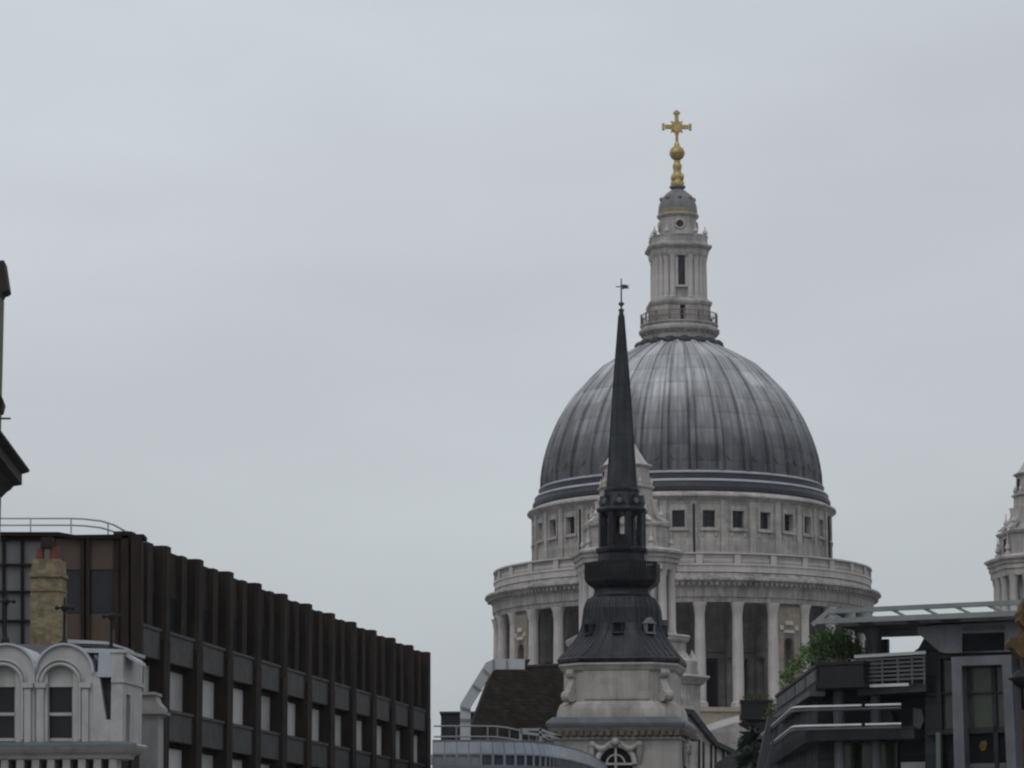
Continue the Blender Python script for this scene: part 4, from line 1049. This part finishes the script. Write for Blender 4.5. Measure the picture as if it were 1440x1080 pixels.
# ------------------------------------------------------------------ modern glass and steel block on the right
FM = Facade(*at(1152,960,115).xy, RAD(-22))
mo = thing('modern_office', 'dark modern office with grey steel frame, roof trellis and stepped railed balconies', 'office building', (FM.o.x, FM.o.y, 0))
M['steel'] = mat('grey_steel', (.14,.14,.155), (.115,.115,.13), .6, .45, spec=.3, streak=.35, dirt=(.05,.05,.052), dirt_amt=.4, dirt_scale=1.4)
M['steel_mid'] = mat('mid_grey_steel', (.072,.073,.08), (.056,.057,.064), .6, .5, spec=.3, streak=.2)
M['char'] = mat('charcoal_cladding', (.018,.0205,.025), (.026,.0285,.033), .7, .5, spec=.25, blocks=(1.6,.95), block_amt=.22, rowline=.5, streak=.3)
M['rail_w'] = mat('pale_rail', (.55,.56,.56), (.46,.47,.47), 2, .35, spec=.5)
M['green_glass'] = mat('green_tinted_glass', (.034,.045,.032), (.052,.06,.044), .5, .1, spec=.4)
def ms(pix, o1, o0, name, m, parent=mo): q = MB(); q.slab(FM, pix, o1, o0); return q.build(name, m, parent)
# main block right of the terrace
ms([(1301,884),(1520,874),(1520,1262),(1301,1262)], -1.2, -16, 'main_block', M['char'])
ms([(1290,881),(1520,868),(1520,914),(1330,918.5),(1322,917),(1290,890)], .35, -1.25, 'fascia', M['steel'])
mb = MB(); mb.slab(FM, [(1353,891),(1412,889),(1412,914),(1353,916.5)], .39, .3); lv = mb.build('louvre', M['void'], mo)
mb = MB()
mb.slab(FM, [(1353,881),(1412,878.5),(1412,885),(1353,887)], .40, .3)
mb.build('louvre_head', M['steel_mid'], lv)
ms([(1322,919.5),(1520,912),(1520,919),(1322,926)], .0, -1.2, 'lower_beam', M['char'])
# big grey portal frame with glass
mb = MB(); mb.slab(FM, [(1337,924),(1422,920.5),(1422,934),(1338,936.5)], .5, -1.0); mb.slab(FM, [(1338,936.5),(1352,936),(1363,1262),(1347,1262)], .5, -1.0); mb.slab(FM, [(1409,934.5),(1422,934),(1438,1262),(1424,1262)], .5, -1.0)
fr_ = mb.build('portal_frame', M['steel'], mo)
mb = MB(); mb.slab(FM, [(1351,936),(1410,934),(1424,1262),(1362,1262)], -.35, -.42); pg = mb.build('portal_glass', M['green_glass'], fr_)
mb = MB()
for q_ in (((1393,935),(1399,935),(1412,1262),(1406,1262)), ((1352,974),(1411,972),(1411,975),(1352,977)), ((1353,1024),(1413,1022),(1413,1030),(1353,1032))): mb.slab(FM, list(q_), -.2, -.4)
mb.build('glazing_bars', M['char'], pg)
mb = MB(); mb.slab(FM, [(1352,1030),(1413,1028),(1420,1072),(1354,1073)], -.30, -.34); mb.build('dark_pane', M['void'], pg)
mb = MB(); mb.slab(FM, [(1354,1074),(1414,1073),(1416,1080),(1354,1081)], -.25, -.4); mb.build('pale_sill', M['steel'], pg)
# narrow green glazing left of the frame
ms([(1321,928),(1337,927),(1343,1025),(1323,1026)], -.9, -1.15, 'side_glazing', M['green_glass'])
mb = MB(); mb.slab(FM, [(1302,974),(1344,972),(1344,976),(1302,978)], -.7, -1.2); mb.slab(FM, [(1302,1026),(1346,1024),(1346,1032),(1302,1034)], -.7, -1.2); mb.slab(FM, [(1316,920),(1322,920),(1330,1262),(1322,1262)], -.6, -1.2); mb.build('side_bars', M['char'], mo)
ms([(1301,898),(1322,918),(1326,1262),(1301,1262)], -.95, -1.3, 'dark_panel', M['char'])  # dark column face left of the frame
ms([(1316,1030),(1322,1030),(1326,1262),(1318,1262)], -.55, -.7, 'green_post', mat('pale_green_post', (.11,.14,.11), None, 1, .4))
# terrace block under the canopy
ms([(1150,968),(1302,962),(1302,1262),(1150,1262)], -2.2, -14, 'terrace_block', M['char'])
ms([(1206,966),(1302,960),(1302,972),(1206,978)], -.3, -2.3, 'terrace_slab', M['steel_mid'])
# canopy roof and trellis
a_ = [FM.P(1176,884,.6), FM.P(1520,869,.6)]
mb = MB(); mb.prism([FM.P(1178,875,.6), FM.P(1520,861,.6), FM.P(1520,868,.6), FM.P(1178,881,.6)], FM.n*-5.4); mb.build('canopy_slab', M['steel_mid'], mo)
mb = MB()
for x0,y0,x1,y1,o,w_ in ((1165,860,1520,843,1.2,.17),(1150,874,1520,859,1.2,.19),(1143,879,1166,859.5,1.2,.16)): mb.beam(FM.P(x0,y0,o), FM.P(x1,y1,o), w_)
top0, top1 = FM.P(1165,860,1.2), FM.P(1520,843,1.2); bot0, bot1 = FM.P(1150,874,1.2), FM.P(1520,859,1.2)
tb0, tb1 = top0-FM.n*5, top1-FM.n*5
for i in range(9):
    t = i/8; A = top0.lerp(top1, t)
    if i < 8: mb.beam(A, bot0.lerp(bot1, min(1, t+.10)), .10)
for i in range(8): mb.beam(bot0.lerp(bot1, i/8+.03), bot0.lerp(bot1, i/8+.03)-FM.n*2.2+Vector((0,0,.05)), .09)
tre = mb.build('roof_trellis', mat('pale_steel_tube', (.20,.22,.22), (.15,.165,.165), 1, .4, spec=.45), mo)
for x0, x1 in ((1203,1224),(1272,1290),(1318,1345)):
    mb = MB(); mb.prism([FM.P(x0,872.5-.045*(x0-1200),1.0), FM.P(x1,872-.045*(x0-1200),1.0), FM.P(x1,875-.045*(x0-1200),1.0), FM.P(x0,876-.045*(x0-1200),1.0)], FM.n*-1.2); mb.build('trellis_blade', M['steel'], tre)
# columns
mb = MB()
q = FM.P(1230, 960, -1.0); zt = FM.P(1230,878,-1).z; mb.lathe([(.19,0),(.19,zt)], 16, (q.x, q.y)); mb.lathe([(.19,zt-.9),(.42,zt-.1),(.42,zt)], 16, (q.x, q.y))
mb.build('column', M['steel'], mo, smooth=40)
mb = MB(); q = FM.P(1180, 1020, -.9); zt = FM.P(1180,972,-.9).z; mb.lathe([(.2,0),(.2,zt)], 16, (q.x, q.y)); mb.build('column', M['steel'], mo, smooth=40)
# upper terrace rail and glazed balustrade
mb = MB()
for y in (921.5,): mb.beam(FM.P(1202,923.5,.1), FM.P(1302,917.5,.1), .11)
mb.beam(FM.P(1213,965,.15), FM.P(1278,962.5,.15), .10)
rA = mb.build('terrace_rail', M['rail_w'], mo)
mb = MB()
for k in range(1, 7):
    t = k/7; mb.beam(FM.P(1204,923.5+40*t,.05), FM.P(1302,917.5+42*t,.05), .07)
for x in (1218,1240,1262,1282,1299): mb.beam(FM.P(x,922-.06*(x-1202),.05), FM.P(x+1,962,.05), .06)
mb.build('rail_bars', mat('dull_bars', (.11,.115,.12), None, 2, .5), rA)
ms([(1236,926),(1262,925),(1262,960),(1237,961)], -1.6, -1.7, 'terrace_window', M['glass_dark'])
ms([(1216,900),(1248,898.5),(1248,922),(1216,923)], -3.9, -4.2, 'stair_box', M['char'])
ms([(1206,921),(1306,916),(1306,972),(1206,972)], -4.3, -4.5, 'terrace_back_wall', M['steel_mid'])
mb = MB()                                               # knee brace beside the sky gap
mb.prism([FM.P(1300,896,-.9), FM.P(1303,896,-.9), FM.P(1303,922,-.9), FM.P(1280,920,-.9), FM.P(1292,911,-.9)], FM.n*-.3); mb.build('brace', M['char'], mo)
# two curved rails of the lower balcony: front run, bend, side run going back
def railpath(y0, dy): 
    A = FM.P(1136, y0, .5); E = FM.P(1267, y0-dy, .5); z = A.z
    E.z = z
    u_ = (A-E).normalized(); pts = [E, A-u_*.0]
    back = Vector((.02, 1, 0)).normalized(); c = A + u_*.55
    for k in range(1, 7):
        t = k/6; pts.append(A.lerp(c, t)*(1-t) + c.lerp(c+back*.8, t)*t)
    pts.append(c+back*20); return pts
for y0 in (994, 1021):
    mb = MB(); pth = railpath(y0, 5); k = len(pth)
    mb.tube([pth[0], pth[0].lerp(pth[1], .38)], .047, 8); mb.tube([pth[0].lerp(pth[1], .42)]+pth[1:], .047, 8); rr = mb.build('balcony_rail', M['rail_w'], mo, smooth=60)
    mb = MB(); low = [p_-Vector((0,0,.13)) for p_ in pth]; mb.tube(low, .05, 6); mb.build('rail_underside', M['steel_mid'], rr)
mb = MB(); pth = railpath(1012, 5)                      # balcony tray between the rails
k = len(pth); vs = []
for p_ in pth: vs += [p_+Vector((.5,.25,-.75)), p_+Vector((.5,.25,-.28))]
mb.add(vs, [[2*i,2*i+2,2*i+3,2*i+1] for i in range(k-1)])
b_ = [p_+Vector((.5,.25,-.75)) for p_ in pth]; mb.add(b_+[p_+Vector((3,6,0)) for p_ in b_], [[i,i+1,k+i+1,k+i] for i in range(k-1)])
mb.build('balcony_tray', M['char'], mo)
ms([(1237,997),(1252,1000),(1256,1010),(1252,1021),(1238,1022)], -1.6, -2.15, 'round_duct', M['steel_mid'])
ms([(1284,995),(1296,998),(1299,1013),(1294,1025),(1284,1022)], -.9, -1.6, 'side_duct', M['steel_mid'])
ms([(1267,1072),(1312,1071),(1313,1081),(1267,1082)], -1.8, -2.15, 'pale_panel', M['rail_w'])
ms([(1178,1036),(1202,1035),(1202,1262),(1178,1262)], -2.0, -2.15, 'lower_window', M['green_glass'])
ms([(1212,1036),(1262,1034),(1262,1262),(1212,1262)], -2.0, -2.15, 'lower_window', M['green_glass'])
# street side of the block, stepping back along the street
q = FM.P(1150, 1000, -2.2)
mb = MB(); mb.box((q.x-.0, q.y+.1, 0), (q.x+6, q.y+60, at(1097,1012,133).z)); mb.build('street_wing', M['char'], mo)
q2 = at(1090, 1020, 133); mb = MB(); mb.beam(at(1086,1008,128), at(1066,1100,128), .35); mb.build('raking_post', M['steel_mid'], mo); mb = MB(); mb.beam(at(1094,1015,126), at(1075,1100,126), .15); mb.build('raking_rail', M['steel_mid'], mo)
mb = MB()                                               # yellow picture inside the glass
q = FM.P(1385,1050,-.40); mb.slab(FM, [(1379,1043),(1386,1041),(1388,1047),(1385,1055),(1380,1056),(1377,1049)], -.26, -.29); mb.build('yellow_picture', mat('yellow_print', (.16,.105,.02), (.05,.035,.015), 12, .7), pg)

# planters
M['planter'] = mat('charcoal_planter', (.010,.010,.0115), (.015,.015,.017), 1.2, .6, spec=.25)
def planter_at(nm, lab, o, u, L1, L2, z0, z1, th=.25):
    t = thing(nm, lab, 'planter', (o.x, o.y, z0))
    mb = MB(); up = Vector((0,0,1)); b = Vector((.0, 1, 0))
    # front run along u and side run going back along the street
    def run(A, d, n_, L_, h0, h1, dep, pr):
        vs = [A + d*x + n_*y + up*z for z in (h0, h1) for x, y in ((-pr,pr),(L_+pr,pr),(L_+pr,-dep),(-pr,-dep))]
        mb.add(vs, BOXF)
    n1 = Vector((u.y, -u.x, 0)); n2 = Vector((-1, 0, 0))
    O = Vector((o.x, o.y, 0))
    run(O, u, n1, L1, z0+.25, z1-.12, .9, 0); run(O, u, n1, L1, z1-.12, z1, .9, .05); run(O, u, n1, L1, z0, z0+.25, .9, .06)
    if L2:
        O2 = O+Vector((.003,.9,0)); 
        run(O2, b, n2, L2, z0+.25, z1-.12, .9, -.004); run(O2, b, n2, L2, z1-.121, z1-.002, .9, .046); run(O2, b, n2, L2, z0+.002, z0+.249, .9, .056)
    body = mb.build('box', M['planter'], t)
    if L2:
        for k in range(4):
            q = MB(); y0 = 1.1+k*4.3; q.box((o.x-.03, o.y+y0, z0+.32), (o.x+.1, o.y+y0+3.9, z1-.2)); q.build('side_panel', M['steel_mid'], body)
        q = MB(); q.add([O+b*y+n2*.30+up*z for y, z in ((.9,z0-.22),(.9+L2,z0-.22),(.9+L2,z0-.02),(.9,z0-.02))]+[O+b*y-n2*.3+up*z for y, z in ((.9,z0-.22),(.9+L2,z0-.22),(.9+L2,z0-.02),(.9,z0-.02))], BOXF); q.build('ledge', M['steel_mid'], body)
    mb = MB(); mb.add([O+u*x-n1*y+up*(z1-.06+.0) for x, y in ((.1,.1),(L1-.1,.1),(L1-.1,.8),(.1,.8))], [[0,1,2,3]])
    mb.build('soil', mat('soil', (.03,.02,.014)), t)
    return t
o1_ = FM.P(1152, 950, .8); z1_, z0_ = FM.P(1152,931,.8).z, FM.P(1152,968,.8).z
e1_ = FM.P(1214, 945, .8)
planter_at('planter_box', 'long charcoal planter wrapping the upper terrace corner, with a big green shrub', o1_, FM.u, (e1_-o1_).dot(FM.u), 18, z0_, z1_)
mb = MB(); q = o1_
o2_ = at(1043, 990, 150); e2_ = at(1086, 990, 150)
planter_at('planter_box', 'small charcoal planter box on the lower terrace in front of the cathedral columns', o2_, Vector((1,0,0)), (e2_-o2_).x, 0, Z(1012,150,1060), Z(984,150,1060))
q_ = at(1064,1014,150)
mb = MB(); mb.prism([Vector((o2_.x+.1,150.2,Z(1012,150,1060))), Vector((o2_.x+1.8,150.2,Z(1012,150,1060))), Vector((o2_.x+1.8,150.2,Z(1040,150,1060))), Vector((o2_.x+.9,150.2,Z(1026,150,1060)))], Vector((0,4,0))); mb.build('terrace_bracket', M['char'], mo)
mb = MB(); mb.box((o2_.x+1.2,150.3,0), (o2_.x+8,170,Z(1012,150,1060)-.02)); mb.build('terrace_wing', M['char'], mo)

# plants
def leafmat(name, c1, c2): return mat(name, c1, c2, 1.3, .6, spec=.3)
G1 = leafmat('bright_leaves', (.085,.15,.03), (.04,.085,.02)); G2 = leafmat('dark_leaves', (.05,.10,.02), (.018,.045,.012)); G3 = leafmat('blue_green_leaves', (.014,.032,.02), (.008,.02,.013))
WOOD = mat('bark', (.05,.035,.025))
def shrub(nm, lab, cat, base, clumps, m, n, leaf, grp=None, seed=1):
    rnd = random.Random(seed); t = thing(nm, lab, cat, base, grp)
    st = MB(); lf = MB()
    for (c, rx, rz) in clumps:
        c = Vector(c); st.tube([Vector(base), Vector(base).lerp(c, .5)+Vector((rnd.uniform(-.1,.1),0,.05)), c], [.03,.022,.012], 5)
        for i in range(int(n*rx*rz)):
            v = Vector((rnd.gauss(0,1), rnd.gauss(0,1), rnd.gauss(0,1))).normalized()*(rnd.random()**.42)*rnd.uniform(.75,1.18)
            p_ = c + Vector((v.x*rx, v.y*rx, v.z*rz)); s_ = leaf*rnd.uniform(.6,1.4)
            d = (v + Vector((rnd.uniform(-.7,.7), rnd.uniform(-.7,.7), rnd.uniform(-.2,1.0)))).normalized(); w_ = d.cross(Vector((rnd.uniform(-1,1), rnd.uniform(-1,1), rnd.uniform(-1,1)))).normalized()
            lf.add([p_, p_+d*s_*.5+w_*s_*.22, p_+d*s_, p_+d*s_*.5-w_*s_*.22], [[0,1,2,3]])
        for i in range(int(18*rx)):                     # stray shoots
            a = rnd.uniform(0, 2*pi); v = Vector((cos(a)*rx*.9, sin(a)*rx*.9, rz*rnd.uniform(.5,1.35))); p_ = c+v*.55; e_ = c+v*1.12
            st.tube([p_, e_], [.008,.003], 4)
            for k in range(6):
                q_ = p_.lerp(e_, k/5); d = Vector((rnd.uniform(-1,1), rnd.uniform(-1,1), rnd.uniform(0,1))).normalized(); w_ = d.cross(Vector((0,1,.3))).normalized(); s_ = leaf*.9
                lf.add([q_, q_+d*s_*.5+w_*s_*.22, q_+d*s_, q_+d*s_*.5-w_*s_*.22], [[0,1,2,3]])
    st.build('stems', WOOD, t); lf.build('leaves', m, t); return t
def PC(x, y, Y, rx, rz): return (at(x, y, Y), rx, rz)
b0 = o1_ + FM.u*.9 + Vector((0,.5,0)); b0.z = z1_-.06
shrub('shrub', 'big bushy dark green shrub in the planter on the upper terrace corner', 'shrub', b0, [PC(1184,908,115.3,.52,.52),PC(1168,905,115.6,.5,.5),PC(1195,914,115,.4,.4),PC(1152,916,116,.4,.38),PC(1176,922,115.2,.6,.25),PC(1205,918,115,.3,.25)], G2, 2600, .13, seed=3)
b1 = o1_ + Vector((.35, 5, 0)); b1.z = z1_-.06
shrub('shrub', 'light green loose shrub trailing along the receding side of the upper planter', 'shrub', b1, [PC(1138,922,119,.42,.4),PC(1124,935,121.5,.4,.36),PC(1113,948,124.5,.35,.3),PC(1105,958,128,.28,.3),PC(1150,912,117,.3,.36),PC(1158,900,116.5,.35,.3)], G1, 1500, .13, seed=5)
b2 = (o2_+e2_)*.5 + Vector((0,.45,0)); b2.z = Z(984,150,1060)-.06
shrub('shrub', 'low clipped yellow-green plant in the small planter box', 'shrub', b2, [PC(1062,981,150.4,.42,.12),PC(1074,981,150.4,.3,.1),PC(1052,982,150.4,.25,.08)], leafmat('yellow_green_leaves',(.06,.10,.02),(.035,.06,.015)), 2200, .09, seed=6)
b3 = at(1089,1005,140); shrub('shrub', 'small bright green trailing plant between the two planters', 'shrub', b3, [PC(1090,996,140,.3,.28),PC(1084,1004,140,.28,.22),PC(1078,1009,140,.15,.2)], G1, 1200, .12, seed=9)
def agave(lab, base, n, R_, seed):
    rnd = random.Random(seed); t = thing('fan_plant', lab, 'plant', base, 'spiky plants hanging beside the terrace')
    lf = MB()
    for i in range(n):
        a = rnd.uniform(0, 2*pi); el = rnd.uniform(-.5, 1.1); d = Vector((cos(a)*cos(el)-.35, sin(a)*cos(el)*.6, sin(el))).normalized()
        w_ = d.cross(Vector((0,1,0.2))).normalized(); l_ = R_*rnd.uniform(.6,1.1); dr = Vector((0,0,-.25*l_))
        p0 = Vector(base); p1 = p0+d*l_*.5; p2 = p0+d*l_+dr; k_ = l_*.10
        lf.add([p0-w_*k_*.4, p0+w_*k_*.4, p1+w_*k_, p1-w_*k_, p2], [[0,1,2,3],[3,2,4]])
    lf.build('leaves', G3, t)
    st = MB(); st.tube([Vector(base)-Vector((0,0,.5)), Vector(base)], .06, 6); st.build('stem', WOOD, t)
agave('dark fan-leaved plant beside the raking post, the upper of two', at(1060,1042,140), 46, .95, 1)
agave('dark fan-leaved plant beside the raking post, the lower of two', at(1058,1068,140), 46, .95, 2)

# ------------------------------------------------------------------ stone terrace behind the church
FS = Facade(*at(985,1040,215).xy, RAD(30))
stt = thing('stone_terrace', 'pale stone terrace with dark windows beyond the church tower', 'building', (FS.o.x, FS.o.y, 0))
q = MB(); q.slab(FS, [(962,1000),(974,1002),(1008,1046),(1046,1064),(1046,1262),(962,1262)], 0, -8); q.build('wall', M['church_stone'], stt)
q = MB(); q.slab(FS, [(962,996),(976,998),(1010,1043),(1048,1061),(1048,1066),(1008,1049),(972,1004),(962,1003)], .5, -8); q.build('roof', M['slate'], stt)
for x, y, w_ in ((982,1046,9),(999,1054,9),(1016,1062,10)):
    q = MB(); q.slab(FS, [(x,y-7),(x+w_,y-2),(x+w_,y+45),(x,y+45)], .06, -.2); w = q.build('window', M['glass_dark'], stt)
    q = MB(); q.slab(FS, [(x+w_/2-.7,y-6),(x+w_/2+.7,y-6),(x+w_/2+.7,y+45),(x+w_/2-.7,y+45)], .12, -.1); q.build('window_bar', M['stone_light'], w)

# ------------------------------------------------------------------ ornate brown stone front at the right edge
Yo = 60.0
ob = thing('ornate_building', 'ornate brown stone front with a scrolled bracket at the right edge of the view', 'building', at(1445,1000,Yo).xy.to_3d())
M['ochre'] = mat('ochre_carved_stone', (.12,.07,.028), (.07,.042,.02), 5, .85, dirt=(.012,.01,.009), dirt_amt=.85, dirt_scale=3.5)
w1 = at(1436.5, 1000, Yo)
mb = MB(); zt_o = at(1440,866,Yo).z; mb.prism([Vector((w1.x,Yo,0)),Vector((w1.x+6,Yo,0)),Vector((w1.x+6,Yo,zt_o)),Vector((w1.x,Yo,zt_o))], Vector((.18,.984,0))*10); mb.box((w1.x-.03, Yo-.06, at(1440,900,Yo).z), (w1.x+.5, Yo+.1, at(1440,893,Yo).z)); mb.build('wall', M['ochre'], ob)
def curl(pix, th, name):
    mb = MB(); mb.tube([at(x, y, Yo-.12) for x, y in pix], th, 8); return mb.build(name, M['ochre'], ob, smooth=60)
mb = MB(); mb.prism([at(x,y,Yo-.3) for x,y in ((1442,888),(1436,894),(1428,897),(1420,898),(1418,904),(1420,910),(1426,912),(1432,920),(1436,924),(1442,926))], Vector((0,.5,0))); mb.build('scroll_bracket', M['ochre'], ob)
mb = MB(); mb.prism([at(x,y,Yo-.1) for x,y in ((1444,838),(1438,848),(1436,856),(1432,861),(1434,868),(1432,872),(1437,878),(1444,884))], Vector((0,.5,0))); mb.build('carved_finial', M['ochre'], ob)
curl([(1417,905),(1420,900),(1426,901),(1427,907),(1422,910)], .035, 'bracket_curl')
fitt = thing('rounded_fitting', 'black rounded lantern-like fitting on a short bracket at the right edge, against the brown stone front', 'lantern', at(1436,955,Yo-.5))  # unclear black rounded shape, modelled like a lantern
q = at(1437, 955, Yo-.5); s_ = Yo/F_PX
mb = MB(); mb.lathe([(.02,q.z+14*s_),(5*s_,q.z+13*s_),(11*s_,q.z+7*s_),(15*s_,q.z+2*s_),(14*s_,q.z-3*s_),(11*s_,q.z-8*s_),(5*s_,q.z-12*s_),(.02,q.z-13*s_)], 16, (q.x, q.y)); mb.build('body', M['iron'], fitt, smooth=40)
mb = MB(); mb.beam(q+Vector((0,0,.1)), Vector((q.x+.1, Yo+.1, q.z+1.0)), .05); mb.beam(q+Vector((0,0,-.1)), Vector((q.x+.1, Yo+.1, q.z-.6)), .05); mb.tube([q+Vector((-15*s_,0,0)), q+Vector((-19*s_,0,.01))], [.04,.01], 6); mb.build('bracket', M['iron'], fitt)

# ------------------------------------------------------------------ thin city haze
hm = bpy.data.materials.new('haze'); hm.use_nodes = True; t = hm.node_tree
for n_ in list(t.nodes):
    if n_.type == 'BSDF_PRINCIPLED': t.nodes.remove(n_)
pv = t.nodes.new('ShaderNodeVolumePrincipled'); pv.inputs['Color'].default_value = (.93,.95,1,1); pv.inputs['Density'].default_value = .00006
t.links.new(pv.outputs[0], [n_ for n_ in t.nodes if n_.type == 'OUTPUT_MATERIAL'][0].inputs['Volume'])
mb = MB(); mb.box((-920,-220,-1), (920,1620,116)); hz = mb.build('haze', hm); hz['kind'] = 'stuff'
